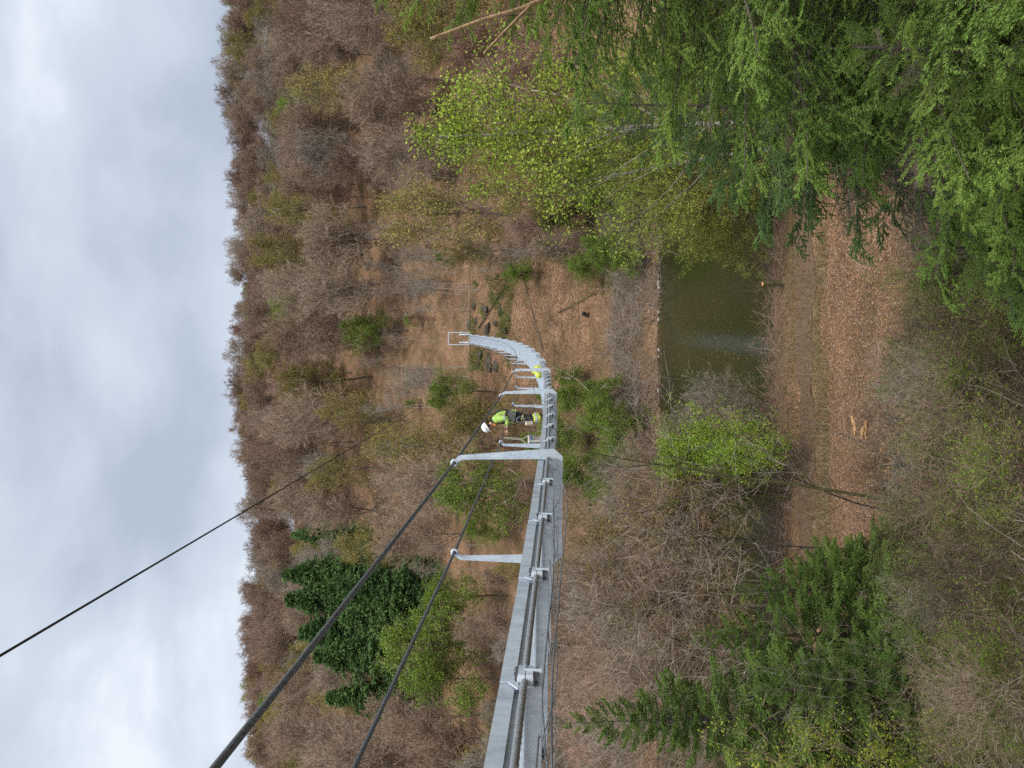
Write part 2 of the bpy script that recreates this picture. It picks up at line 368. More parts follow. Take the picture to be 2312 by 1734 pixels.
xs = np.unique(np.concatenate([np.linspace(-420, -90, 24), np.linspace(-90, -20, 60), np.linspace(-20, 25, 90), np.linspace(25, 100, 60), np.linspace(100, 420, 24)]))
X, Y = np.meshgrid(xs, ys)
nx, ny = len(xs), len(ys)
idx = np.arange(nx * ny).reshape(ny, nx)
Q = np.stack([idx[:-1, :-1], idx[:-1, 1:], idx[1:, 1:], idx[1:, :-1]], -1).reshape(-1, 4)
tag(Geo().add(np.stack([X, Y, ground(X, Y)], -1).reshape(-1, 3), Q).build('terrain', M['litter'], smooth=True), 'leaf covered valley sides sloping down to the river', 'ground', kind='structure')
def strip(name, mat, ya, yb, x0, x1, lift, label):
    xx = np.linspace(x0, x1, 700); V = []; rs = np.random.default_rng(int(ya * 10))
    for yv in (ya, (ya + yb) / 2, yb):
        yl = yv + .25 * np.sin(xx * .35) + .15 * np.sin(xx * .9) + np.convolve(rs.normal(size=len(xx)), np.ones(5) / 5, 'same') * .38
        V.append(np.stack([xx, yl, ground(xx, yl) + lift], -1))
    V = np.concatenate(V); n = len(xx)
    q = [[r * n + i, r * n + i + 1, (r + 1) * n + i + 1, (r + 1) * n + i] for r in range(2) for i in range(n - 1)]
    return tag(Geo().add(V, q).build(name, mat, smooth=True), label, 'path', kind='structure')
strip('path', M['track'], 37.6, 39.6, -60, 70, .03, 'brown dirt track along the near river bank')
strip('path', M['track'], 82.5, 84.4, -60, 90, .06, 'narrow dirt track on the far bank above the brush')
strip('path', M['track'], 122.2, 126, -40, 60, .05, 'level path at the far end of the bridge')
tag(Geo().add([[-420, 42, 0], [420, 42, 0], [420, 76, 0], [-420, 76, 0]], [[0, 1, 2, 3]]).build('river', M['water']), 'dark olive green river in the valley bottom', 'river', kind='structure')

# ------------------------------------------------------------------ suspension bridge
_by = np.array([3.85, 12.85, 25, 36.3, 46, 55.5, 65.6, 82, 100, 120, 140, 160]) * S
_bz = np.array([-.5, -1.587, -2.96, -4.05, -4.84, -5.43, -5.95, -6.42, -6.25, -5.2, -3.3, -.85]) * S
_pf = np.polyfit(_by, _bz, 5)
def bz(y): return np.polyval(_pf, y) + EYE
def bx(y): return -2.325 + .0775 * np.asarray(y, float)
YN = 9.83 + 1.524 * np.arange(-8, 75)
YN = YN[YN < 122.6]
IA = 8                                                       # node of the frame nearest the lens
NODE = np.stack([bx(YN), YN, bz(YN)], -1)
B0 = Vector((float(bx(YN[0])), float(YN[0]), float(bz(YN[0]))))
bridge = tag(empty('suspension_bridge', B0), 'galvanised steel footbridge hanging in a long sag across the river', 'footbridge')
TINV = Matrix.Translation(-B0)
def hang(o, par=None):
    o.parent = bridge if par is None else par
    if par is None: o.matrix_parent_inverse = TINV
    return o
def frame_at(i, full=True):
    a = NODE[i]; b = NODE[min(i + 1, len(NODE) - 1)] if i < len(NODE) - 1 else NODE[i] * 2 - NODE[i - 1]
    if not full and i > 0: a0 = NODE[i - 1]
    else: a0 = a
    f = unit(b - a0); r = unit(np.cross(f, [0, 0, 1.0])); u = np.cross(r, f)
    m = Matrix(((r[0], f[0], u[0], a[0]), (r[1], f[1], u[1], a[1]), (r[2], f[2], u[2], a[2]), (0, 0, 0, 1)))
    return m, float(np.linalg.norm(b - a))
# deck panel: grating between two edge strips
g = Geo()
for k in range(26): g.box((0, .03 + k * .0587, .226), (1.13, .007, .036))
for x in (-.5, -.25, 0, .25, .5): g.box((x, .762, .219), (.007, 1.5, .018))
for x in (-.569, .569): g.box((x, .762, .224), (.008, 1.518, .044))
grat = g.mesh('deck_panel'); grat.materials.append(M['galv'])
g = Geo().box((0, .757, 0.002), (.006, 1.522, .074)).box((-.02, .757, -.032), (.034, 1.51, .005))
stripm = g.mesh('edge_strip'); stripm.materials.append(M['galv'])
g = Geo().box((0, 0, .15), (1.34, .008, .085)).box((0, .022, .19), (1.34, .04, .006)).box((0, .022, .11), (1.34, .04, .006))
beamm = g.mesh('cross_beam'); beamm.materials.append(M['galv'])
# clamp: two halves on the main rope, gusset to the edge strip
g = Geo()
for z in (.0235, -.0235): g.box((0, 0, z), (.075, .115, .042)); g.box((0, 0, z * 1.9), (.05, .09, .008))
g.prism([(-.057, .04), (-.13, .04), (-.057, .10)], 0, -.012, -.004)
clampm = g.mesh('cable_clamp'); clampm.materials.append(M['galv'])
g = Geo()
for sx in (-.027, .027):
    for sy in (-.042, -.016, .016, .042):
        P = np.array([[sx, sy, -.078], [sx, sy, .068]]); g.tubes(P, np.array([.0045, .0045]), 6, caps=True)
        for z in (-.062, .052): g.tubes(np.array([[sx, sy, z - .006], [sx, sy, z + .006]]), np.array([.0095, .0095]), 6, caps=True)
boltm = g.mesh('clamp_bolts'); boltm.materials.append(M['bolt'])
for i in range(len(NODE)):
    mt, L = frame_at(i)
    if i < len(NODE) - 1:
        o = hang(put('deck_panel', grat)); o.matrix_basis = mt
        for sx in (-1, 1):
            s = put('edge_strip', stripm, o, (sx * .60, 0, .272 + .0015 * (i % 2)), sc=(sx, 1, 1)); s.rotation_euler = (random.Random(i).uniform(-.004, .004), random.Random(i * 3 + sx).uniform(-.05, .05), 0)
    o = hang(put('cross_beam', beamm)); o.matrix_basis = mt
    for sx in (-1, 1):
        c = hang(put('cable_clamp', clampm)); c.matrix_basis = mt @ Matrix.Translation((sx * .63, 0, .186)) @ Matrix.Diagonal((sx * .85, .9, .82, 1))
        if YN[i] < 45: put('clamp_bolts', boltm, c)
# hanger frames
poly_r = [(.615, .33), (.615, 1.27), (.585, 1.325), (.60, 1.36), (.635, 1.345), (.672, 1.30), (.735, .34), (.75, .30), (.75, .11), (.645, 0)]
poly = poly_r + [(-.645, 0), (-.75, .11), (-.75, .30), (-.735, .34), (-.672, 1.30), (-.635, 1.345), (-.60, 1.36), (-.585, 1.325), (-.615, 1.27), (-.615, .33), (-.595, .30), (.595, .30)]
g = Geo()
def plate(g, pl, t, m=0):                                    # convex pieces of the U plate
    g.prism(pl, 1, -t, t, m)
plate(g, [(-.745, .11), (-.645, 0), (.645, 0), (.745, .11), (.745, .20), (-.745, .20)], .006)
for sx in (-1, 1):
    pr = [(.615, .20), (.615, 1.27), (.672, 1.30), (.737, .32), (.745, .20)]
    pt = [(.615, 1.271), (.583, 1.325), (.598, 1.36), (.637, 1.345), (.671, 1.301)]
    for p in (pr, pt): plate(g, [(a * sx, b) for a, b in (p if sx > 0 else p[::-1])], .006)
    g.box((sx * .71, .03, .40), (.008, .05, .42))            # stiffener behind each post
framem = g.mesh('hanger_frame'); framem.materials.append(M['galv'])
an = np.linspace(0, 2 * np.pi, 19)
ringP = np.stack([.034 * np.cos(an), 0 * an, .034 * np.sin(an)], -1)
ringm = Geo().tubes(ringP, np.full(19, .016), 8).mesh('cable_ring', True); ringm.materials.append(M['galv'])
FR = [IA, IA + 6, IA + 12] + list(range(IA + 17, len(NODE) - 1, 5))
FRM = []
for i in FR:
    mt, _ = frame_at(i, False)
    a = NODE[i]; r = unit(np.array([1, -.0775, 0])); f = unit(np.array([.0775, 1, 0]))
    fm = Matrix(((r[0], f[0], 0, a[0]), (r[1], f[1] , 0, a[1] - .03), (0, 0, 1, a[2]), (0, 0, 0, 1)))
    o = hang(put('hanger_frame', framem)); o.matrix_basis = fm; FRM.append(fm)
    for sx in (-1, 1): put('cable_ring', ringm, o, (sx * .575, 0, 1.37))
# ropes
for sx, nm in ((-1, 'main_cable'), (1, 'main_cable')):
    P = np.stack([bx(YN) + sx * .63, YN, bz(YN) + .186], -1)
    hang(Geo().tubes(P, np.full(len(P), .0175), 8).build(nm, M['rope'], smooth=True))
    pts = [np.array([bx(-2.0) + sx * .575, -2.0, bz(-2.0) + 1.37]), np.array([bx(4.0) + sx * .575, 4.0, bz(4.0) + 1.37])]
    pts += [np.array((m @ Vector((sx * .575, 0, 1.37)))[:]) for m in FRM]
    pts.append(np.array([bx(122.8) + sx * .6, 122.8, bz(122.8) + 1.45]))
    P = np.array(pts)
    hang(Geo().tubes(P, np.full(len(P), .0185), 8).build('handrail_cable', M['rail'], smooth=True))
# service wires slung under the deck
def curve(pts, n=10):
    pts = np.asarray(pts, float); t = np.linspace(0, len(pts) - 1, n * (len(pts) - 1) + 1); o = []
    for tt in t:
        i = min(int(tt), len(pts) - 2); f = tt - i
        p0, p1, p2, p3 = pts[max(i - 1, 0)], pts[i], pts[i + 1], pts[min(i + 2, len(pts) - 1)]
        o.append(.5 * (2 * p1 + (p2 - p0) * f + (2 * p0 - 5 * p1 + 4 * p2 - p3) * f ** 2 + (3 * p1 - p0 - 3 * p2 + p3) * f ** 3))
    return np.array(o)
def sect(y, x, z): return np.array([bx(y) + x, y, bz(y) + z])
def wire(pts, r, mat, nm='wire'): return hang(Geo().tubes(curve(pts), np.full(len(curve(pts)), r), 6).build(nm, mat, smooth=True))
wire([sect(2.6, .40, .02), sect(4.0, .42, .06), sect(5.6, .50, .02), sect(7.6, .60, -.03), sect(9.8, .62, .09), sect(13, .62, .06), sect(16, .6, .03), sect(18.9, .6, .1)], .006, M['rope'])
wire([sect(2.6, .30, .13), sect(4.5, .36, .11), sect(6.5, .40, .08), sect(9.75, .50, .13)], .0055, M['rope'])
wire([sect(3.3, .2, .12), sect(3.5, .27, .07), sect(3.9, .2, .10)], .004, M['rope'])
wire([sect(7.4, .5, .13), sect(7.7, .57, .04), sect(8.4, .58, .03), sect(9.0, .5, .1)], .004, M['rope'])
wire([sect(4.3, .0, .12), sect(4.7, .10, .05), sect(5.4, .06, .05), sect(5.9, -.1, .1)], .004, M['rope'])
for k in range(7):
    y0 = 10.4 + k * 1.524; wire([sect(y0, .55, .12), sect(y0 + .7, .2, .0), sect(y0 + 1.5, -.5, .12)], .005, M['bolt'], 'bracing_wire')
for k in range(6): wire([sect(3.0 + k * 1.2, -.62 + k * .02, .12), sect(3.6 + k * 1.2, -.3, .05), sect(4.2 + k * 1.2, .3, .12)], .0045, M['rope'], 'bracing_wire')
# far portal, standing on the path
px, pz = float(bx(123.2)), float(ground(bx(123.2), 123.2))
por = tag(empty('steel_portal', (px, 123.2, pz)), 'grey steel gate frame at the far end of the footbridge', 'portal')
dz = float(bz(123)) - pz
for sx in (-1, 1):
    Geo().box((sx * .96, 0, 1.72), (.15, .15, 3.44)).build('post', M['galv'], por)
    g = Geo().prism([(-.55, dz + .15), (.25, dz + .15), (.16, dz + 1.5), (.02, dz + 1.62), (-.12, dz + 1.5)], 0, sx * .62 - .09, sx * .62 + .09)
    g.build('cable_saddle', M['galv'], por)
Geo().box((0, 0, 3.52), (2.08, .16, .16)).build('beam', M['galv'], por)
Geo().box((0, .5, dz / 2 + .02), (2.0, 1.6, dz + .36)).build('threshold', M['stone'], por)
# ropes that do not belong to the bridge
a, b = at(-60, 1516, 5.0), at(1052, 859, 122)
P = np.array([a + (b - a) * t - np.array([0, 0, 1.3 * 4 * t * (1 - t) * 0]) for t in np.linspace(0, 1, 12)])
tag(Geo().tubes(P, np.full(12, .011), 6).build('ropeway_cable', M['black'], smooth=True), 'single thin black rope stretched high across the sky beside the handrails', 'rope')
gp = [(1476, 848), (1560, 862), (1690, 905), (1850, 960), (2000, 1030), (2160, 1140), (2330, 1310)]
gy = [73.0, 60, 43.5, 33, 23, 15.5, 10.5]
P = curve([at(x, y, d) for (x, y), d in zip(gp, gy)], 8)
tag(Geo().tubes(P, np.linspace(.016, .009, len(P)), 5).build('guy_rope', M['rail'], smooth=True), 'thin dark guy rope running low across the river to the near slope', 'rope')

# ------------------------------------------------------------------ the worker and what he works with
def skin(name, verts, edges, radii, mat, parent, sub=2):
    me = bpy.data.meshes.new(name); me.from_pydata([tuple(v) for v in verts], edges, [])
    o = bpy.data.objects.new(name, me); COL.objects.link(o)
    md = o.modifiers.new('skin', 'SKIN'); md.use_smooth_shade = True
    for i, r in enumerate(radii):
        me.skin_vertices[0].data[i].radius = r if isinstance(r, tuple) else (r, r)
    me.skin_vertices[0].data[0].use_root = True
    sb = o.modifiers.new('sub', 'SUBSURF'); sb.levels = sub; sb.render_levels = sub
    dg = bpy.context.evaluated_depsgraph_get(); dg.update()
    m2 = bpy.data.meshes.new_from_object(o.evaluated_get(dg)); m2.name = name
    bpy.data.objects.remove(o, do_unlink=True)
    m2.materials.clear(); m2.materials.append(mat)
    return put(name, m2, parent)
WY = 20.0
WX = float(at(1222, 944, WY)[0]); WZ = float(bz(WY)) + .246
M['skin'] = plain('skin', (0.50, 0.27, 0.19), 0.6, 0, .1)
M['lime'] = plain('lime_jersey', (0.42, 0.64, 0.14), 0.85, 0, .28, 9, 1.0, 16)
M['hivis'] = plain('hi_vis_yellow', (0.60, 0.69, 0.11), 0.75, 0, .22, 10, .8, 18)
M['cloth_black'] = plain('black_workwear', (0.022, 0.023, 0.024), 0.8, 0, .4, 14, .5, 25)
M['cloth_grey'] = plain('grey_canvas', (0.11, 0.11, 0.10), 0.85, 0, .3, 14, .5, 25)
M['silver'] = plain('reflective_tape', (0.52, 0.55, 0.55), 0.5, .2, .1)
M['helmet'] = plain('white_helmet', (0.85, 0.86, 0.86), 0.3, 0, .03)
M['cream'] = plain('cream_plastic', (0.66, 0.60, 0.46), 0.5, 0, .08)
M['bucket'] = plain('dusty_pink_plastic', (0.55, 0.46, 0.42), 0.7, 0, .3, 9)
M['blue'] = plain('blue_rim', (0.08, 0.17, 0.28), 0.5)
M['orange'] = plain('orange_plastic', (0.8, 0.30, 0.03), 0.5)
M['cord'] = plain('pale_cord', (0.55, 0.55, 0.46), 0.8)
man = tag(empty('person', (WX, WY, WZ)), 'person in lime jersey and white helmet stooping over the handrail rope', 'person')
# local frame: facing -x, own left side towards the lens (-y)
B = dict(pelvis=(.04, 0, .80), spine=(.07, 0, 1.0), chest=(.05, 0, 1.20), neck=(-.06, 0, 1.37), head=(-.20, 0, 1.46),
         ls=(0.0, -.19, 1.30), le=(.02, -.25, 1.03), lw=(-.27, -.20, 1.04), rs=(-.02, .19, 1.29), re=(-.05, .26, 1.05), rw=(-.30, .30, 1.06),
         lh=(.05, -.10, .76), lk=(-.05, -.13, .44), la=(.03, -.13, .08), rh=(.05, .10, .76), rk=(.0, .15, .43), ra=(.08, .16, .08))
K = list(B); I = {k: i for i, k in enumerate(K)}
body = skin('body', [B[k] for k in K], [(I[a], I[b]) for a, b in [('pelvis', 'spine'), ('spine', 'chest'), ('chest', 'neck'), ('neck', 'head'), ('chest', 'ls'), ('ls', 'le'), ('le', 'lw'), ('chest', 'rs'), ('rs', 're'), ('re', 'rw'), ('pelvis', 'lh'), ('lh', 'lk'), ('lk', 'la'), ('pelvis', 'rh'), ('rh', 'rk'), ('rk', 'ra')]],
            [(.13, .15), (.13, .15), (.13, .16), .055, (.085, .085), .065, .045, .03, .065, .045, .03, .09, .06, .042, .09, .06, .042], M['skin'], man)
j = ['spine', 'chest', 'neck', 'ls', 'le', 'rs', 're']; jv = [B[k] for k in j] + [(-.20, -.215, 1.035), (-.23, .29, 1.055), (.05, 0, .88)]; ji = {k: i for i, k in enumerate(j)}
skin('jersey', jv, [(0, 1), (1, 2), (1, 3), (3, 4), (4, 7), (1, 5), (5, 6), (6, 8), (0, 9)], [(.165, .18), (.17, .185), .088, .095, .072, .095, .072, .054, .054, (.16, .175)], M['lime'], man)
skin('collar', [(-.03, 0, 1.32), (-.10, 0, 1.395), (-.15, 0, 1.42)], [(0, 1), (1, 2)], [(.10, .11), .082, .078], M['cloth_black'], man)
skin('thigh_cover', [(.03, -.115, .68), (.0, -.12, .60)], [(0, 1)], [(.118, .112), (.112, .106)], M['hivis'], man)
tv = [B['pelvis'], B['lh'], B['lk'], (.02, -.13, .14), B['rh'], B['rk'], (.07, .16, .14), (.07, 0, .98)]
skin('trousers', tv, [(0, 1), (1, 2), (2, 3), (0, 4), (4, 5), (5, 6), (0, 7)], [(.15, .17), .115, .092, .085, .115, .092, .085, (.15, .165)], M['cloth_black'], man)
for nm, kx, ky in (('leg_cover', -.05, -.13), ('leg_cover', 0, .15)):
    ax = .02 if ky < 0 else .07
    lc = skin(nm, [(kx, ky, .40), ((kx + ax) / 2, ky, .27), (ax, ky, .13)], [(0, 1), (1, 2)], [.105, .098, .10], M['hivis'], man)
    Geo().tubes(np.array([[(kx + ax) / 2, ky, .305], [(kx + ax) / 2 + .005, ky, .255]]), np.array([.104, .104]), 14).build('reflective_band', M['silver'], lc, smooth=True)
for ky, ax in ((-.13, .03), (.16, .08)):
    skin('boot', [(ax + .03, ky, .06), (ax - .06, ky, .055), (ax - .17, ky, .042), (ax + .01, ky, .16)], [(0, 1), (1, 2), (0, 3)], [.058, .054, .042, .062], M['cloth_black'], man)
# black harness vest over the chest, grey bag on the hip
skin('vest', [(.02, 0, 1.02), (-.02, 0, 1.16), (-.03, 0, 1.27)], [(0, 1), (1, 2)], [(.155, .15), (.155, .15), (.11, .14)], M['cloth_black'], man)
g = Geo()
for sy in (-.10, .10):
    g.tubes(curve([(.215, sy * .8, 1.05), (.20, sy, 1.22), (.06, sy * 1.15, 1.375), (-.10, sy, 1.30), (-.135, sy * .8, 1.10)]), np.full(41, .016), 6)
g.tubes(curve([(.21, 0, 1.0), (.07, -.19, .985), (-.10, 0, .98), (.07, .19, .985), (.21, 0, 1.0)]), np.full(41, .018), 6)
g.build('harness_strap', M['cloth_black'], man, smooth=True)
Geo().tubes(np.array([[.012, -.262, 1.13], [.016, -.265, 1.09]]), np.array([.078, .076]), 12).build('reflective_band', M['silver'], man, smooth=True)
bag = Geo().box((.06, -.19, .95), (.30, .10, .26), Matrix.Rotation(.18, 3, 'Y')).box((.055, -.243, .95), (.02, .012, .24), Matrix.Rotation(.18, 3, 'Y')).build('hip_bag', M['cloth_grey'], man)
bag.modifiers.new('b', 'BEVEL').width = .03
Geo().box((.075, -.245, 1.07), (.31, .015, .05), Matrix.Rotation(.18, 3, 'Y')).build('bag_flap', M['cloth_black'], bag)
g = Geo()
for k in range(5):
    aa = np.linspace(0, 2 * np.pi, 17); g.tubes(np.stack([-.03 + .075 * np.cos(aa), -.20 - .012 * k + 0 * aa, .66 + .10 * np.sin(aa) + .01 * k], -1), np.full(17, .008), 5)
g.build('rope_coil', M['rope'], man, smooth=True)
can = Geo().box((-.12, -.22, .47), (.105, .13, .20)).build('canister', M['cream'], man); can.modifiers.new('b', 'BEVEL').width = .02
g = Geo()
for r in range(2):
    for c in range(4): g.box((-.145 + r * .038, -.2865, .42 + c * .032), (.026, .003, .016))
g.build('printed_marks', M['bolt'], can)
# hands with fingers closed on the handrail
for ws, hx in ((B['lw'], -.43), (B['rw'], -.44)):
    w0 = np.array(ws); V = [w0, w0 + [-.07, 0, .012]]; E = [(0, 1)]; R = [.03, (.038, .026)]
    for q, dy in enumerate((-.034, -.012, .011, .032)):
        n = len(V); L = (.9, 1.0, .97, .8)[q]
        V += [w0 + [-.10, dy, .02], w0 + [-.10 - .036 * L, dy, .008], w0 + [-.10 - .046 * L, dy, -.026], w0 + [-.10 - .02 * L, dy, -.046]]
        E += [(1, n), (n, n + 1), (n + 1, n + 2), (n + 2, n + 3)]; R += [.011, .0105, .0095, .0085]
    n = len(V); V += [w0 + [-.05, -.04, -.01], w0 + [-.085, -.045, -.03], w0 + [-.11, -.03, -.045]]; E += [(0, n), (n, n + 1), (n + 1, n + 2)]; R += [.013, .0115, .01]
    skin('hand', V, E, R, M['skin'], man, 1)
# head: face, beard line, ear protection, helmet with marks
hd = skin('head', [(-.20, 0, 1.46), (-.205, 0, 1.53), (-.225, 0, 1.415), (-.285, 0, 1.45), (-.265, 0, 1.41)], [(0, 1), (0, 2), (0, 3), (2, 4)], [(.09, .075), (.085, .075), (.06, .055), (.022, .018), (.03, .03)], M['skin'], man)
hm = empty('helmet', (-.225, 0, 1.545)); hm.parent = man; hm.rotation_euler = (0, -.62, 0)
g = Geo().lathe([(.128, -.01), (.131, .02), (.128, .055), (.112, .095), (.08, .125), (.04, .14), (.001, .144)], k=20)
g.lathe([(.124, -.014), (.15, -.018), (.15, -.010), (.128, -.004)], k=20)
g.box((-.145, 0, -.014), (.06, .15, .008)); g.build('helmet_shell', M['helmet'], hm, smooth=True)
g = Geo().box((.0, -.131, .035), (.055, .006, .012)).box((-.05, -.121, .05), (.012, .006, .02)).box((.06, -.116, .02), (.03, .008, .03)); g.build('helmet_mark', M['cloth_black'], hm)
Geo().box((-.18, -.083, 1.49), (.05, .03, .08)).build('ear_muff', M['black'], man); Geo().box((-.16, -.095, 1.36), (.05, .03, .05)).build('radio', M['orange'], man)
Geo().tubes(curve([(.12, -.05, 1.20), (.22, .1, 1.25), (.16, .9, 1.36), (-.02, 1.9, 1.46)]), np.full(31, .011), 6).build('lanyard', M['rail'], man, smooth=True)
# bucket hung on the left handrail rope, hi-vis jacket and tool bag on the deck further on
by_ = 19.75; bxx = float(at(1195, 995, by_)[0])
bk = tag(empty('bucket', (bxx, by_, float(bz(by_)) + .33)), 'dusty pink bucket hung by a pale cord from the handrail rope', 'bucket')
Geo().lathe([(.001, 0), (.115, 0), (.122, .01), (.142, .36), (.152, .365), (.152, .385), (.138, .385), (.13, .36), (.11, .02), (.001, .015)], k=22).build('bucket_body', M['bucket'], bk, smooth=True)
Geo().lathe([(.146, .30), (.149, .30), (.153, .345), (.150, .345)], k=22).build('rim_band', M['blue'], bk, smooth=True)
Geo().lathe([(.118, .0), (.125, -.004), (.129, .025), (.120, .025)], k=22).build('base_band', M['black'], bk, smooth=True)
rr = float(bx(by_) - .575 - bxx)
Geo().tubes(curve([(-.14, 0, .37), (rr * .6, .0, .62), (rr, 0, float(1.37 - .33 + .02)), (rr * .4, .02, .60), (.14, 0, .37)]), np.full(41, .009), 6).build('cord', M['cord'], bk, smooth=True)
Geo().box((0, -.146, .19), (.04, .008, .36)).build('tape', M['cord'], bk)
jy = 33.6
jx = float(bx(jy)) + .30
jk = tag(empty('work_jacket', (jx, jy, float(bz(jy)) + .25)), 'crumpled yellow hi-vis jacket lying on the bridge deck', 'jacket')
jb = Geo()
for q, (jx_, jz_, js_) in enumerate(((0, .13, .17), (-.12, .10, .13), (.10, .20, .14), (.03, .30, .11), (-.05, .26, .10), (.16, .08, .10))): jb.blob((jx_, .03 * q - .06, jz_), js_, 5 + q, 3, (1.25, .8, .8), .55)
jb = jb.build('jacket_body', M['hivis'], jk, smooth=True)
Geo().box((-.02, -.17, .16), (.07, .04, .2)).build('reflective_band', M['silver'], jk)
tb = tag(empty('tool_bag', (jx + .05, 37.5, float(bz(37.5)) + .25)), 'black tool bag on the deck behind the yellow jacket', 'bag')
Geo().box((0, 0, .13), (.32, .3, .26)).build('bag_body', M['black'], tb).modifiers.new('b', 'BEVEL').width = .05
Geo().tubes(curve([(-.12, 0, .25), (0, 0, .42), (.12, 0, .25)]), np.full(21, .015), 6).build('handle', M['black'], tb, smooth=True)

# ------------------------------------------------------------------ plants: growing skeletons
GOLD = 2.399963
def grow(p, d, L, r, n, wander, trop, rng, taper=.35, droop=0.0):
    """N polylines of n segments from points p along directions d"""
    Nn = len(p); P = np.empty((Nn, n + 1, 3)); P[:, 0] = p; d = unit(d)
    L = np.broadcast_to(np.asarray(L, float), (Nn,)); step = (L / n)[:, None]
    for i in range(n):
        d = unit(d + rng.normal(size=(Nn, 3)) * wander + np.array([0, 0, trop]) - np.array([0, 0, droop]) * (i + 1) / n)
        P[:, i + 1] = P[:, i] + d * step
    R = np.broadcast_to(np.asarray(r, float), (Nn,))[:, None] * np.linspace(1, taper, n + 1)[None]
    return P, R
def branch(P, R, c, t0, t1, lenf, ang, n, wander, trop, rng, rr=.5, taper=.3, rmin=0.0, droop=0.0, flat=0.0):
    """c children on each polyline"""
    Nn, m1, _ = P.shape; m = m1 - 1
    PL = np.linalg.norm(np.diff(P, axis=1), axis=2).sum(1)
    t = ((np.arange(c)[None] + rng.uniform(0, 1, (Nn, c))) / c) * (t1 - t0) + t0
    f = np.clip(t * m, 0, m - 1e-6); i = f.astype(int); fr = (f - i)[..., None]; ar = np.arange(Nn)[:, None]
    pos = P[ar, i] * (1 - fr) + P[ar, i + 1] * fr; pd = unit(P[ar, i + 1] - P[ar, i])
    ref = np.where(np.abs(pd[..., 2:3]) > .9, np.array([1.0, 0, 0]), np.array([0, 0, 1.0]))
    A = unit(np.cross(pd, ref)); Bv = np.cross(pd, A)
    az = np.arange(c)[None] * GOLD + rng.uniform(0, 6.28, (Nn, 1)) + rng.normal(size=(Nn, c)) * .4
    if flat:
        side = np.where((np.arange(c)[None] % 2) == 0, 0.0, np.pi) + 0 * az; az = side + rng.normal(size=(Nn, c)) * (1 - flat) * 1.5
    a = np.radians(ang) * rng.uniform(.7, 1.3, (Nn, c))
    d = np.cos(a)[..., None] * pd + np.sin(a)[..., None] * (np.cos(az)[..., None] * A + np.sin(az)[..., None] * Bv)
    L = PL[:, None] * lenf(t) * rng.uniform(.65, 1.3, (Nn, c))
    r = np.maximum((R[ar, i] * (1 - fr[..., 0]) + R[ar, i + 1] * fr[..., 0]) * rr, rmin)
    return grow(pos.reshape(-1, 3), d.reshape(-1, 3), L.reshape(-1), r.reshape(-1), n, wander, trop, rng, taper, droop)
def along(P, c, rng, t0=.1, jit=0.0):
    Nn, m1, _ = P.shape; m = m1 - 1
    f = np.clip(rng.uniform(t0, 1, (Nn, c)) * m, 0, m - 1e-6); i = f.astype(int); fr = (f - i)[..., None]; ar = np.arange(Nn)[:, None]
    p = (P[ar, i] * (1 - fr) + P[ar, i + 1] * fr).reshape(-1, 3)
    return p + rng.normal(size=p.shape) * jit
def mats(me, *ms):
    for m in ms: me.materials.append(m)
    return me

def broadleaf(seed, H=14.0, first=.35, spread=.40, limbs=14, c2=8, c3=7, c4=4, tw=.028, ang=48, up=.10, r0=None, leaves=0, lsize=.12, mat_wood='bark', mat_twig='twig_hill', mat_leaf=None, lean=0.0, jit=.15, cone=False, tww=.045):
    """(trunk mesh, crown mesh) of a deciduous tree, foot at the origin"""
    rng = np.random.default_rng(seed); r0 = r0 or H * .0125
    T, TR = grow(np.zeros((1, 3)), np.array([[lean, rng.normal() * .04, 1.0]]), H * .93, r0, 9, tww, .03, rng, .18)
    TR[:, 0] *= 1.35
    g = Geo().tubes(T, TR, 7)
    shape = lambda t: spread * np.clip(1.25 - np.abs(t - (first + .25)) * 1.15, .28, 1.1)
    if cone: shape = lambda t: spread * np.clip(1.35 * (1 - t) / (1 - first) + .10, .1, 1.0)
    L1, R1 = branch(T, TR, limbs, first, .99, shape, ang, 6, .13, up, rng, .52, .25)
    g.tubes(L1, R1, 5)
    L2, R2 = branch(L1, R1, c2, .18, 1.0, lambda t: .55 * (1.15 - .6 * t), 46, 4, .17, up * .8, rng, .55, .3, tw * .5)
    trunk = mats(g.mesh('trunk', True), M[mat_wood])
    c = Geo(); c.tubes(L2, R2, 3)
    L3, R3 = branch(L2, R2, c3, .15, 1.0, lambda t: .62 * (1.1 - .5 * t), 44, 3, .2, up * .8, rng, .5, .35, tw * .38)
    c.tubes(L3, R3, 2)
    if c4:
        p = along(L3, c4, rng); d = np.repeat(unit(L3[:, -1] - L3[:, 0]), c4, 0)
        ln = np.repeat(np.linalg.norm(L3[:, -1] - L3[:, 0], axis=1), c4) * rng.uniform(.35, .85, len(p))
        c.tri_slivers(p, unit(d + rng.normal(size=p.shape) * .55 + [0, 0, up]) * ln[:, None], tw * rng.uniform(.7, 1.1, len(p)))
    ms = [M[mat_twig]]
    if leaves:
        p = along(L3, leaves, rng, .15, jit)
        if cone:
            ll = np.repeat(np.linalg.norm(L3[:, -1] - L3[:, 0], axis=1), leaves); p = p[rng.uniform(size=len(p)) < ll / np.quantile(ll, .75)]
        c.leaves(p, lsize * rng.uniform(.6, 1.3, len(p)), 1); ms.append(M[mat_leaf])
    return trunk, mats(c.mesh('crown'), *ms)

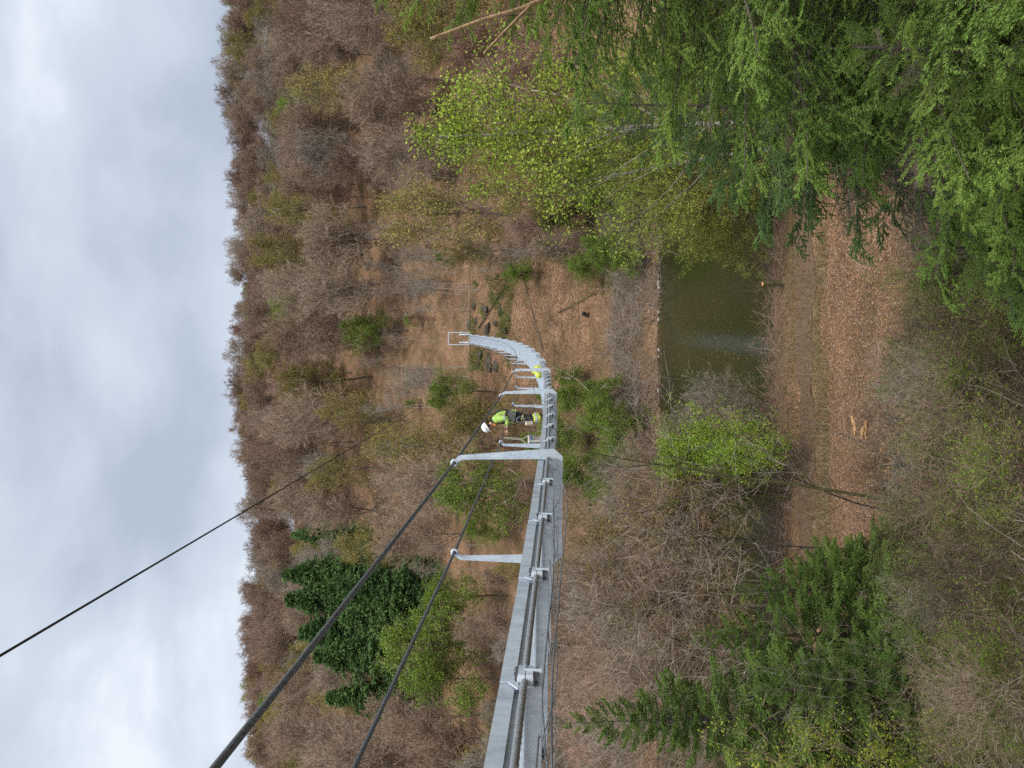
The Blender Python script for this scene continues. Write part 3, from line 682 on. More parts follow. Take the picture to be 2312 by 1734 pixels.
def far_conifer(seed, H=16.0, W=3.6, mat='needle_far', clear=.12):
    rng = np.random.default_rng(seed)
    T, TR = grow(np.zeros((1, 3)), np.array([[0, 0, 1.0]]), H, H * .011, 6, .01, .05, rng, .06)
    tr = mats(Geo().tubes(T, TR, 6).mesh('trunk', True), M['bark_dark'])
    n = int(H * 22); hh = np.sort(rng.uniform(clear, .985, n)) * H; az = np.arange(n) * GOLD + rng.normal(size=n) * .3
    ln = W * (1 - hh / H) ** .8 * rng.uniform(.45, 1.15, n) * (1 + .22 * np.sin(az * 2 + hh * .9)) + .15
    d = np.stack([np.cos(az), np.sin(az), .25 - .55 * (1 - hh / H)], -1)
    P, R = grow(np.stack([0 * hh, 0 * hh, hh], -1), d, ln, .03, 4, .08, 0, rng, .3, .10)
    c = Geo().tubes(P, R, 3)
    S2, SR = branch(P, R, 8, .15, 1, lambda t: .42 * (1.2 - .7 * t), 55, 2, .12, -.12, rng, .5, .4, .01, 0, .8)
    q = along(S2, 7, rng, .0, .12); dd = np.repeat(unit(S2[:, -1] - S2[:, 0]), 7, 0)
    c.tri_slivers(q, unit(dd + rng.normal(size=q.shape) * .55 + [0, 0, -.25]) * rng.uniform(.3, .62, (len(q), 1)), np.full(len(q), .15), 1)
    return tr, mats(c.mesh('crown'), M['bark_dark'], M[mat])

def plant(name, meshes, loc, label, cat, group=None, rz=0.0, sc=1.0, parts=('trunk', 'crown'), tilt=(0, 0), sink=.12):
    o = tag(empty(name, (loc[0], loc[1], loc[2] - sink)), label, cat, group)
    o.rotation_mode = 'ZYX'; o.rotation_euler = (tilt[0], tilt[1], rz); o.scale = (sc, sc, sc) if np.isscalar(sc) else sc
    for nm, me in zip(parts, meshes): put(nm, me, o)
    return o

# ------------------------------------------------------------------ wood on the far hillside
PR = random.Random(5)
bare = [broadleaf(100 + k, H=13.5, first=.20 + .09 * (k % 3), spread=.38 + .03 * (k % 4), limbs=17, c2=10, c3=8, c4=9, tw=.055, up=.10 + .03 * (k % 2)) for k in range(5)]
redd = [broadleaf(130 + k, H=13, first=.2, spread=.44, limbs=17, c2=10, c3=8, c4=10, tw=.055, mat_twig='twig_red') for k in range(2)]
greyb = [broadleaf(140 + k, H=13, first=.22, spread=.40, limbs=16, c2=10, c3=8, c4=9, tw=.05, mat_twig='twig_grey', mat_wood='bark_pale') for k in range(2)]
olive = [broadleaf(160 + k, H=13, first=.22, spread=.40, limbs=15, c2=8, c3=7, c4=2, tw=.045, leaves=9, lsize=.15, mat_leaf='bud_olive', jit=.3) for k in range(2)]
fresh = [broadleaf(180 + k, H=12, first=.20, spread=.40, limbs=14, c2=8, c3=7, c4=2, tw=.04, leaves=13, lsize=.15, mat_leaf='leaf_fresh', jit=.3) for k in range(3)]
conif = [far_conifer(200 + k, 16, 3.2 + .8 * k, clear=.05) for k in range(4)]
slim = [broadleaf(220 + k, H=12, first=.45, spread=.24, limbs=12, c2=6, c3=5, c4=4, tw=.03, r0=.085, mat_wood='bark_pale', mat_twig='twig_grey', up=.2) for k in range(2)]
sapl = [broadleaf(230 + k, H=9, first=.12, spread=.34, limbs=14, c2=7, c3=6, c4=7, tw=.045, r0=.07, mat_wood='bark', mat_twig=('twig_hill', 'twig_red')[k], up=.15) for k in range(2)]
TAKEN = []; KEEP = []
def free(x, y, r):
    return all((x - a) ** 2 + (y - b) ** 2 > (r + c) ** 2 for a, b, c in TAKEN)
KIND = {'bare': (bare, 'bare_tree', 'leafless brown tree in the wood on the far hillside', 'brown trees of the hillside wood'),
        'red': (redd, 'russet_tree', 'leafless tree with reddish brown crown on the far hillside', 'reddish brown trees of the hillside wood'),
        'grey': (greyb, 'pale_tree', 'leafless tree with pale grey branches on the far hillside', 'pale grey trees of the hillside wood'),
        'olive': (olive, 'budding_tree', 'tree with olive buds on the far hillside', 'olive budding trees of the hillside wood'),
        'fresh': (fresh, 'leafy_tree', 'tree with fresh green leaves in the wood on the far hillside', 'fresh green trees of the hillside wood'),
        'conifer': (conif, 'conifer_tree', 'dark green conifer on the far hillside', 'dark conifers of the hillside wood'),
        'slim': (slim, 'slender_tree', 'slender pale tree standing by the far end of the footbridge', 'slender pale trees near the far portal')}
def hill(kind, p, sc=1.0, label=None, group='', sz=None):
    ms, nm, lb, gr = KIND[kind]
    TAKEN.append((p[0], p[1], 3.2 * sc))
    z = sc if sz is None else sz
    if label: KEEP.append((*proj((p[0], p[1], p[2] + 8 * z)), 5.2 * sc * FPX / p[1], p[1]))
    return plant(nm, PR.choice(ms), p, label or lb, nm.split('_')[-1], gr if group == '' else group, PR.uniform(0, 6.28), (sc, sc, z), tilt=(PR.uniform(-.05, .05), PR.uniform(-.05, .05)))
# trees one can name, found by the pixel of their crown
hill('fresh', spot(690, 690, 10, 126), 1.3, 'rounded yellow green tree high above the far portal, beside an olive crown', None)
hill('olive', spot(735, 850, 10, 126), 1.35, 'olive budding tree uphill of the portal, above the black rope', None)
hill('olive', spot(575, 110, 9, 126), 1.2, 'olive tree just under the skyline above the birch', None)
hill('fresh', spot(830, 745, 8, 126), .95, 'narrow green tree straight above the far portal', None, .95)
hill('fresh', spot(930, 720, 2.5, 126), .3, 'small bright green tree right behind the far portal', None)
hill('fresh', spot(1080, 430, 3, 80), .33, 'small green bush tree on the slope behind the birch', None)
for (a, b, s, z, lb) in ((745, 1215, .95, 1.1, 'slim dark conifer beside the big conifer clump on the hillside'), (775, 1285, 1.7, 1.5, 'tallest dark conifer in the clump crossed by the handrail rope'), (790, 1350, 1.9, 1.55, 'broad dark conifer in the middle of the hillside clump'), (880, 1310, 1.5, 1.1, 'lowest dark conifer at the foot of the hillside clump'), (810, 1420, 1.75, 1.45, 'dark conifer between the two handrail ropes'), (845, 1490, 1.8, 1.4, 'dark conifer behind the lower handrail rope'), (860, 1560, 1.6, 1.25, 'outermost dark conifer of the clump, towards the picture edge'), (885, 1390, 1.6, 1.15, 'short broad conifer above the large yellow green tree'), (840, 1330, 1.5, 1.2, 'conifer filling the heart of the dark clump'), (890, 1600, 1.1, .9, 'small conifer at the lower end of the dark clump')):
    hill('conifer', spot(a, b, 8 * z, 100), s, lb, None, z)
for (a, b) in ((535, 640), (530, 690), (532, 585)):
    hill('conifer', spot(a + 30, b, 6, 180), .55)
for (a, b, s, hh) in ((690, 700, 1.0, 8), (640, 560, .9, 8), (760, 500, 1.0, 8)): hill('olive', spot(a, b, hh, 126), s)
for (a, b) in ((980, 590), (985, 615), (1000, 640), (1030, 655), (995, 860), (1010, 850), (1020, 872), (985, 880), (1000, 700), (990, 830)):
    p = spot(a + 30, b, 1.5, 100); hill('slim', p, PR.uniform(.75, 1.05))
for a, b, s, lb in ((1035, 885, .75, 'fresh green tree seen behind the stooping person'), (985, 1460, 1.35, 'large yellow green tree below the dark conifer clump'), (1030, 1540, 1.15, 'second yellow green tree below the dark conifer clump, close to the deck'), (1040, 1345, .9, 'bright green tree between the hanger frame and the yellow green trees'), (1105, 1195, .6, 'small green tree just behind the nearest hanger frame'), (1020, 300, .5, 'green tree on the slope behind the birch crown')):
    hill('fresh', spot(a, b, 7.5 * s, 80, 135), s, lb, None)
for k in range(46):                                         # pale stems and young green round the far portal
    y = PR.uniform(113, 150); x = float(bx(y)) + PR.choice((-1, 1)) * PR.uniform(4.5 if y > 127 else 7, 30)
    if 121 < y < 126.5 or (y < 121 and -3 < x < 13): continue
    if k % 4 == 3: plant('leafy_sapling', PR.choice(fresh), (x, y, float(ground(x, y))), 'small fresh green sapling near the far portal', 'sapling', 'green saplings near the far portal', PR.uniform(0, 6), PR.uniform(.18, .34))
    else: hill('slim', (x, y, float(ground(x, y))), PR.uniform(.6, 1.0))
# the rest of the wood
cand = []
yv = 84.0
while yv < 262:
    step = 6.7 + (yv - 84) * .02 if yv < 215 else 6.3
    x0 = -.56 * yv - 8; x1 = .56 * yv + 8
    xv = x0
    while xv < x1:
        cand.append((xv + PR.uniform(-.45, .45) * step, yv + PR.uniform(-.45, .45) * step)); xv += step * 1.12
    yv += step
cnt = {}
for x, y in cand:
    if abs(y - 83.5) < 1.5 or y < 79: continue
    if abs(x - float(bx(y))) < 5.5 and y < 124: continue
    if -3 < x - (y - 80) * .03 < 12 and y < 119: continue
    if 121 < y < 126.5: continue
    if y < 150 and PR.random() < .25: continue
    if not free(x, y, 2.0): continue
    cl = math.sin(x * .05 + 1) + math.sin(y * .07 + x * .03) + PR.uniform(-1, 1)
    r = PR.random()
    k = 'red' if cl > 1.0 else ('grey' if cl < -1.3 else 'bare')
    if r < .22: k = 'olive'
    elif r < .26: k = 'fresh'
    s = PR.uniform(.78, 1.25) if y < 180 else PR.uniform(.85, 1.08)
    if abs(x - float(bx(y))) < 14 and y < 124: s *= .6
    if y < 104 and -.47 * y < x < -.2 * y: s *= .5
    qx, qy = proj((x, y, float(ground(x, y)) + 8.5 * s))
    if any((qx - a) ** 2 + (qy - b) ** 2 < (r_ * .75 + 3.5 * s * FPX / y * .4) ** 2 and y < d - 3 for a, b, r_, d in KEEP): continue
    cnt[k] = cnt.get(k, 0) + 1
    hill(k, (x, y, float(ground(x, y))), s, sz=s * (PR.uniform(1.1, 1.4) if y < 180 else PR.uniform(.85, 1.02)))
k = 0
while k < 150:
    y = 84 + 150 * PR.random() ** 1.3; x = PR.uniform(-.53, .53) * y
    if abs(y - 83.5) < 1.5 or 121 < y < 126.5 or (y < 120 and (abs(x - float(bx(y))) < 6 or -3 < x < 13)): continue
    s = PR.uniform(.5, .95); qx, qy = proj((x, y, float(ground(x, y)) + 7 * s))
    if any((qx - a) ** 2 + (qy - b) ** 2 < (r_ * 1.1) ** 2 and y < d for a, b, r_, d in KEEP): continue
    k += 1
    o = plant('slender_tree', PR.choice(slim + sapl), (x, y, float(ground(x, y))), 'thin leafless sapling between the bigger trees of the far hillside', 'tree', 'saplings of the hillside wood', PR.uniform(0, 6), (s, s, s * 1.1), tilt=(PR.uniform(-.08, .08), PR.uniform(-.08, .08)))
xv = -150.0
while xv < 150:                                             # the closed line of crowns along the ridge
    y = PR.uniform(236, 256); s = PR.uniform(.82, 1.02); kk = 'red' if PR.random() < .35 else ('olive' if PR.random() < .25 else 'bare')
    hill(kk, (xv, y, float(ground(xv, y))), s, sz=s * .95)
    if PR.random() < .75: y2 = y + PR.uniform(12, 20); hill('grey', (xv + 3, y2, float(ground(xv + 3, y2))), s * .9, sz=s * .8)
    xv += PR.uniform(5.5, 8.5)
k = 0
while k < 110:
    if k < 60: x, y = PR.uniform(-150, 150), PR.uniform(240, 266)
    else: x, y = PR.uniform(-32, 50), PR.uniform(127, 160)
    s = PR.uniform(.55, .95); k += 1
    plant('sapling_tree', PR.choice(sapl), (x, y, float(ground(x, y))), 'low bushy leafless sapling under the ridge trees' if k <= 60 else 'bushy leafless sapling on the slope behind the far portal', 'tree', 'bushy saplings along the ridge' if k <= 60 else 'bushy saplings behind the far portal', PR.uniform(0, 6), s * (1.0 if k <= 60 else .8))
print('TREES', cnt, sum(cnt.values()))

# ------------------------------------------------------------------ trees along the river
def near_tree(seed, **k):
    a = dict(H=11, first=.22, spread=.38, limbs=15, c2=9, c3=8, c4=7, tw=.022, up=.10); a.update(k); return broadleaf(seed, **a)
riv_bare = [near_tree(300), near_tree(301, spread=.46, first=.18, mat_twig='twig_red'), near_tree(302, mat_twig='twig_grey', mat_wood='bark_moss', spread=.42)]
riv_olive = [near_tree(310, leaves=7, lsize=.07, mat_leaf='bud_olive', c4=5, mat_wood='bark_moss', jit=.12)]
riv_fresh = [near_tree(320, H=9, first=.12, leaves=16, lsize=.11, mat_leaf='leaf_fresh', c4=2, spread=.45, jit=.2), near_tree(321, H=9, first=.1, leaves=16, lsize=.11, mat_leaf='leaf_fresh', c4=2, spread=.5, jit=.2)]
def riv(ms, nm, px, hc, sc, lb, y0=30, y1=140, dx=0, **k):
    p = spot(px[0], px[1], hc * sc, y0, y1); TAKEN.append((p[0], p[1], 2.0))
    return plant(nm, PR.choice(ms), p, lb, nm.split('_')[-1], None, PR.uniform(0, 6.28), sc, **k)
for n, (a, b, s) in enumerate(((1290, 1300, .95), (1270, 1400, 1.0), (1310, 1520, .9), (1290, 1610, 1.0), (1330, 1690, .9), (1350, 1330, .8))):
    p = at(a, b, 76 + n % 3 * 2.2); p[2] = ground(p[0], p[1]); plant('bare_tree', PR.choice(riv_bare), p, 'leafless tree on the far bank under the near part of the bridge', 'tree', 'leafless trees of the far bank under the bridge', PR.uniform(0, 6), s)
for n, (a, b, s, k) in enumerate(((1430, 1120, .9, 2), (1335, 1230, 1.0, 1), (1500, 1240, 1.0, 3), (1400, 1360, 1.05, 2), (1300, 1440, 1.0, 0), (1560, 1370, .8, 3), (1370, 1560, 1.0, 0), (1460, 1680, .95, 2), (1280, 1640, 1.05, 1), (1620, 1150, .75, 3), (1320, 1130, .8, 1), (1420, 1490, .9, 0))):
    ms = riv_olive if k == 3 else [riv_bare[k]]
    p = spot(a, b, 6.8 * s, 30, 70)
    if p[1] > 41.5: p = at(a, b, 41.5 - (n % 4) * .9); p[2] = ground(p[0], p[1]); 
    if 36.8 < p[1] < 40.3: p[1] = 40.8; p[2] = ground(p[0], p[1])
    o = plant('budding_tree' if k == 3 else 'bare_tree', PR.choice(ms), p, 'olive budding tree on the near bank below the bridge' if k == 3 else 'leafless brown tree on the near river bank below the bridge', 'tree', 'olive trees of the near bank' if k == 3 else 'leafless trees of the near bank', PR.uniform(0, 6.28), s)
for n, (a, b, s) in enumerate(((1330, 900, .62), (1400, 960, .7), (1290, 990, .75), (1440, 1020, .62), (1350, 1060, .8), (1260, 900, .45), (1380, 880, .5), (1470, 960, .45), (1300, 850, .4), (1240, 1000, .6))):
    p = spot(a, b, 4.5 * s, 74, 120)
    plant('leafy_tree', PR.choice(riv_fresh), p, 'green leafy tree on the far bank beneath the bridge deck', 'tree', 'green trees of the far bank beneath the deck', PR.uniform(0, 6), s)
for n, (a, b, s) in enumerate(((1190, 615, .5), (1330, 600, .5), (1430, 585, .42), (1250, 560, .5), (1390, 560, .6), (1290, 480, .7), (1400, 440, .7), (1380, 360, .75), (1350, 280, .8))):
    p = spot(a, b, 4.5 * s, 74, 120)
    plant('leafy_tree', PR.choice(riv_fresh), p, 'green leafy tree on the far bank beside the cleared slope', 'tree', 'green trees of the far bank beside the clearing', PR.uniform(0, 6), s)
# bright willow bush, grey bush over the water, willow on the opposite side
bush = near_tree(330, H=7.5, first=.05, spread=.55, limbs=22, c2=8, c3=7, c4=0, ang=34, up=.22, leaves=13, lsize=.085, mat_leaf='leaf_bright', r0=.07, jit=.12)
for (a, b, s, lb) in ((1640, 1005, .85, 'bright green bush on the near bank, hiding the water'), (1590, 1060, .8, 'second bright green bush behind the bright willow bush'), (1730, 1015, .6, 'low bright green bush beside the dirt track')):
    p = spot(a, b, 4.2 * s, 30, 43); p[1] = min(p[1], 43.4); p[2] = ground(p[0], p[1]); plant('green_bush', bush, p, lb, 'bush', None, PR.uniform(0, 6), s, parts=('stem', 'crown'))
gb = near_tree(331, H=6, first=.06, spread=.6, limbs=18, c2=9, c3=8, c4=8, tw=.016, ang=45, up=.12, mat_twig='twig_grey', r0=.05)
p = at(1640, 925, 43.3); p[2] = ground(p[0], p[1]); plant('bare_bush', gb, p, 'fuzzy grey leafless bush leaning over the river by the bright green bush', 'bush', None, 1.0, .78, parts=('stem', 'crown'), tilt=(-.25, 0))
p = at(1560, 1010, 43.0); p[2] = ground(p[0], p[1]); plant('bare_bush', gb, p, 'grey leafless bush at the waterline beside a pale trunk', 'bush', None, 2.6, .9, parts=('stem', 'crown'))
wil = near_tree(340, H=9, first=.10, spread=.55, limbs=20, c2=9, c3=8, c4=3, tw=.014, ang=55, up=-.02, leaves=20, lsize=.07, mat_leaf='leaf_willow', r0=.10, jit=.10)
for (a, b, d, s, lb) in ((1560, 410, 41.0, .9, 'yellow green willow hanging over the river beside the spruce'), (1500, 350, 43.0, .9, 'willow behind the white birch stems'), (1640, 490, 42.5, .6, 'low willow with branches trailing over the river edge'), (1480, 240, 42.0, 1.1, 'willow half hidden by spruce branches')):
    p = at(a, b, d); p[2] = ground(p[0], p[1]); plant('willow_tree', wil, p, lb, 'willow', None, PR.uniform(0, 6), s)
# slender bare trunks on the near slope
thin = [broadleaf(350 + k, H=9.5, first=.30, spread=.34, limbs=11, c2=5, c3=4, c4=2, tw=.012, r0=.05, ang=50, up=.08, mat_wood=('bark_moss', 'bark_dark', 'bark')[k], mat_twig='twig_grey') for k in range(3)]
for k, (a, b, s, lb, tl) in enumerate(((2065, 1135, 1.0, 'tall thin mossy trunk rising from the leaf slope', (0, .06)), (1985, 1240, .8, 'thin dark trunk beside the tall mossy trunk', (0, .03)), (1965, 1375, .9, 'thin leafless tree between the mossy trunk and the spruces', (0, -.03)), (2290, 1465, .42, 'slanting leafless tree in front of the spruces', (0, -.05)), (2050, 1170, .6, 'short mossy sapling at the foot of the tall mossy trunk', (.1, .3)))):
    plant('thin_tree', thin[k % 3], spot(a, b, 0, 6, 60), lb, 'tree', None, k * 1.7, s, tilt=tl)
# big bare tree with pale broken limbs left of the river
old = broadleaf(360, H=10, first=.3, spread=.5, limbs=10, c2=7, c3=6, c4=4, tw=.018, r0=.22, ang=60, up=.05, mat_wood='bark_moss', mat_twig='twig_grey')
plant('old_tree', old, spot(1850, 1400, 0, 20, 60), 'gnarled old tree with pale twisted limbs below the bridge', 'tree', None, .5, 1.0)

# ------------------------------------------------------------------ birches
def birch(seed, H, lean, leaves, lsize, limbs=20, first=.42, spread=.30):
    return broadleaf(seed, H=H, first=first, spread=spread, limbs=limbs, c2=9, c3=8, c4=1, tw=.007, r0=.055, ang=34, up=.06, leaves=leaves, lsize=lsize, mat_wood='birch', mat_twig='twig_dark', mat_leaf='leaf_birch', lean=lean, jit=.07, cone=True, tww=.015)
p = at(1900, 255, 10.8); H1 = float(at(880, 312, 10.8)[2] - ground(p[0], p[1])) / .97; p[2] = ground(p[0], p[1])
plant('birch_tree', birch(400, H1, .0, 13, .027, 26, .53, .20), p, 'birch with white trunk and a full crown of young yellow green leaves', 'birch', None, .3, 1.0)
p = at(1900, 250, 11.8); p[2] = ground(p[0], p[1]); H2 = float(at(1170, 470, 11.8)[2] - p[2]) / .95
b2 = birch(402, H2, 0, 4, .028, 11, .6, .22)
plant('birch_tree', b2, p, 'leaning birch with sparse leaves on dark arching branches', 'birch', None, 2.0, 1.0, tilt=(0, -.20))

# ------------------------------------------------------------------ spruces
def spruce_branch(seed, mat, dry=False, nl=.013, nw=.0046, dens=1.65):
    rng = np.random.default_rng(seed)
    x = np.linspace(0, 1, 9); P = np.stack([x, rng.normal(size=9).cumsum() * .008, -.10 * x + .14 * x ** 2.2 + rng.normal(size=9) * .004], -1)[None]
    R = np.linspace(.008, .0025, 9)[None]
    g = Geo().tubes(P, R, 5)
    A, AR = branch(P, R, 22, .12, .99, lambda t: .44 * (1.12 - .86 * t), 48, 4, .07, -.03, rng, .5, .5, .0018, .06, .86)
    C, CR = branch(A, AR, 9, .12, .98, lambda t: .42 * (1.1 - .6 * t), 46, 3, .06, -.03, rng, .7, .6, .0014, .06, .7)
    g.tubes(A, AR, 3); g.tubes(C, CR, 3)
    if not dry:
        for Q, c in ((P, 150), (A, int(80 * dens)), (C, int(44 * dens))):
            q = along(Q, c, rng, .02 if Q is not P else .25)
            ax = np.repeat(unit(Q[:, -1] - Q[:, 0]), c, 0)
            pr = unit(np.cross(ax, rng.normal(size=q.shape))); pr[:, 2] = np.abs(pr[:, 2]) * .8 + pr[:, 2] * .2
            d = unit(ax * .6 + pr * .9) * rng.uniform(nl * .75, nl * 1.15, (len(q), 1))
            g.tri_slivers(q, d, np.full(len(q), nw), 1)
    else:
        q = along(C, 5, rng); g.tri_slivers(q, unit(rng.normal(size=q.shape)) * .05, np.full(len(q), .003), 1)
    me = g.mesh('branch'); return mats(me, M['twig_grey' if dry else 'bark'], M[mat])
SPB = {'needle': [spruce_branch(500 + k, 'needle') for k in range(4)], 'needle_blue': [spruce_branch(520 + k, 'needle_blue') for k in range(3)], 'dry': [spruce_branch(540 + k, 'needle_dry', True) for k in range(3)],
       'needle_mid': [spruce_branch(560 + k, 'needle_mid', False, .030, .011, .55) for k in range(3)]}
def spruce(loc, H, slope, label, mat, n, seed, rmax=2.4, dry=.12, name='spruce_tree', sc_len=1.0, away=None):
    rr = random.Random(seed); o = tag(empty(name, loc), label, 'spruce')
    T = np.array([[0, 0, -.3], [.02, .01, H * .4], [0, .02, H * .8], [0, 0, H]])
    Geo().tubes(T, np.array([H * .011 + .02, H * .008 + .01, .016, .005]), 7).build('trunk', M['bark'], o, smooth=True)
    for k in range(n):
        t = (k + rr.random()) / n; h = H * (1 - .96 * t ** .85) - .05
        d = H - h; L = min(rmax, slope * d + .12) * rr.uniform(.75, 1.12)
        az = k * GOLD + rr.uniform(-.3, .3)
        el = .75 - 1.0 * min(1, d / (H * .55)) + rr.uniform(-.12, .12)
        isdry = rr.random() < dry * (2.2 if d > H * .45 else .2)
        me = rr.choice(SPB['dry' if isdry else mat]); L *= .75 if isdry else 1
        b = put('branch', me, o, (0, 0, h), sc=(L, L * rr.uniform(.85, 1.1), L)); b.rotation_euler = (rr.uniform(-.25, .25), -el, az)
    return o
def sgr(x, y, dz=0): return (x, y, float(ground(x, y)) + dz)
def top(x, y, z): return EYE + z - float(ground(x, y))
cs = spruce(sgr(2.75, 4.6), top(2.75, 4.6, 1.0), .51, 'close spruce with bright green drooping twigs beside the birch', 'needle', 180, 1, 2.2, .16)
def twig(q, r, mat, nm):
    P = curve([at(*v) - np.array(cs.location) for v in q], 5); Geo().tubes(P, np.linspace(r, r * .55, len(P)), 7, caps=True).build(nm, M[mat], cs, smooth=True)
M['bark_tan'] = plain('tan_bark', (0.40, 0.28, 0.15), 0.85, 0, .3, 20, .5, 60)
twig([(1330, -60, 3.9), (1200, 10, 3.8), (1090, 45, 3.75), (972, 88, 3.7)], .014, 'bark_tan', 'bare_leader')
twig([(1200, 10, 3.8), (1150, 60, 3.72), (1092, 120, 3.66)], .008, 'bark_tan', 'bare_leader')
spruce(sgr(3.0, 8.2), top(3.0, 8.2, -1.3), .60, 'blue green spruce below the close bright spruce', 'needle_blue', 150, 2, 2.3, .28)
spruce(sgr(1.75, 3.9), top(1.75, 3.9, -2.0), .75, 'young spruce in the very corner under the close spruce', 'needle', 80, 3, 1.4, .25)
spruce(sgr(2.6, 6.0), top(2.6, 6.0, -1.9), .62, 'spruce with many dead twigs between the close spruce and the blue green one', 'needle', 120, 4, 2.0, .35)
spruce(sgr(5.3, 7.4), top(5.3, 7.4, .3), .5, 'tall spruce partly hidden behind the close bright spruce', 'needle', 130, 5, 2.3)
spruce(sgr(1.2, 6.6), top(1.2, 6.6, -4.0), .7, 'small pale green spruce above the red barked log', 'needle', 40, 6, .9)
for (a, b, d, sl, mt, n, lb) in ((1262, 1633, 12.6, .30, 'needle_mid', 170, 'spruce with a bare leader, tallest of those under the bridge'), (1560, 1440, 14.0, .36, 'needle_mid', 130, 'spruce beside the tall one with the bare leader'), (1650, 1335, 15.5, .36, 'needle_mid', 120, 'spruce nearest the thin trunks below the bridge'), (1690, 1560, 11.5, .38, 'needle_mid', 110, 'dark spruce behind the yellow green shrub'), (1760, 1275, 16.5, .4, 'needle_mid', 90, 'low spruce at the edge of the bare leaf slope')):
    p = at(a, b, d); zt = p[2]; gz = float(ground(p[0], p[1]))
    spruce((p[0], p[1], gz), zt - gz, sl, lb, mt, n, int(a), 2.3, .05)
for (a, b, s) in ((2140, 1050, .9), (2240, 1010, .8), (2120, 840, .7), (2150, 1290, 1.0), (2290, 900, .9)):
    p = spot(a, b, 0, 4, 40); spruce(tuple(p), 1.5 * s, .55, 'small dark young spruce among the bare shrubs of the near slope', 'needle_blue', 26, a, .8, .1, 'young_spruce')['group'] = 'young spruces on the near slope'
# yellow green shrub by the spruces
ys_ = broadleaf(430, H=4.2, first=.05, spread=.5, limbs=18, c2=8, c3=6, c4=1, tw=.008, r0=.03, ang=38, up=.15, leaves=18, lsize=.026, mat_leaf='leaf_yellow', jit=.05)
for (a, b, d, s, lb) in ((1800, 1790, 9.0, .9, 'shrub with yellow green leaves at the edge beside the spruces'),):
    p = at(a, b, d); p[2] -= 2.6 * s; plant('leafy_shrub', ys_, (p[0], p[1], float(ground(p[0], p[1]))), lb, 'shrub', None, d, max(.8, (at(a - 110, b, d)[2] - float(ground(p[0], p[1]))) / 4.2), parts=('stem', 'crown'), sink=.02)

# ------------------------------------------------------------------ shrubs on the near slope
shr = [broadleaf(450 + k, H=2.6, first=.03, spread=.75, limbs=16, c2=7, c3=6, c4=4, tw=.0075, r0=.022, ang=42, up=.06, mat_wood='bark', mat_twig=('twig_grey', 'twig_hill', 'twig_dark')[k]) for k in range(3)]
shg = broadleaf(456, H=2.2, first=.03, spread=.75, limbs=16, c2=7, c3=6, c4=3, tw=.0075, r0=.02, ang=42, up=.06, leaves=5, lsize=.034, mat_leaf='leaf_fresh', mat_twig='twig_hill', jit=.06)
k = 0
for a in range(2150, 2420, 50):
    for b in range(560, 1720, 85):
        aa, bb = a + PR.uniform(-25, 25), b + PR.uniform(-40, 40)
        if aa < 2120 and 650 < bb < 1080: continue
        if 2000 < aa < 2200 and bb < 700: continue
        p = spot(aa, bb, 0, 3, 40)
        if p[1] < 5.5: continue
        k += 1
        s = PR.uniform(.32, .62) * (1.0 if p[1] > 9 else .8)
        if k % 2 == 0: plant('green_shrub', shg, p, 'straggly shrub with small green leaves on the near slope', 'shrub', 'green shrubs of the near slope', PR.uniform(0, 6), s, parts=('stem', 'crown'), sink=.03)
        else: plant('bare_shrub', PR.choice(shr), p, 'leafless twiggy shrub in the tangle on the near slope', 'shrub', 'leafless shrubs of the near slope', PR.uniform(0, 6), s, parts=('stem', 'crown'), sink=.03)
ivy = Geo(); rng = np.random.default_rng(61)
for (a, b) in ((2090, 1120), (2110, 1090), (2120, 1050), (2135, 1010), (2165, 1040), (2150, 1080), (2130, 1130)):
    p = spot(a, b, .35, 6, 40); c = rng.normal(size=(420, 3)) * [.42, .42, .30] + p + [0, 0, .45]; ivy.leaves(c, .055 * rng.uniform(.6, 1.3, 420), 0, 1.0, 1.2)
o = tag(ivy.build('evergreen_shrub', M['ivy']), 'dense dark evergreen shrub winding down the leaf slope', 'shrub')

# ------------------------------------------------------------------ loose stuff: fallen leaves, grass, brush
def scatter(n, xa, ya, rng, lift=.02):
    y = rng.uniform(*ya, n); x = rng.uniform(*xa, n)
    return np.stack([x, y, ground(x, y) + lift], -1)
def litter(name, n, xa, ya, size, label, seed):
    rng = np.random.default_rng(seed); c = scatter(n, xa, ya, rng, .03); c = c[(np.abs(c[:, 1] - 38.6) > .8 + rng.uniform(0, .6, len(c))) | (rng.uniform(size=len(c)) < .12)]
    c = c[rng.uniform(size=len(c)) < np.clip(.75 + 1.1 * wob(c[:, 0] * 2.6, c[:, 1] * 2.2), .12, 1)]
    g = Geo(); g.leaves(c, size * rng.uniform(.5, 1.6, len(c)), 0, 1.6, 1.4)
    tag(g.build(name, M['litter_leaf']), label, 'leaves', kind='stuff')
litter('fallen_leaves', 210000, (-16, 14), (9, 40.5), .035, 'pale fallen leaves carpeting the near slope', 71)
litter('fallen_leaves', 45000, (-8, 22), (80.5, 121), .085, 'fallen leaves on the cleared slope under the far half of the bridge', 72)
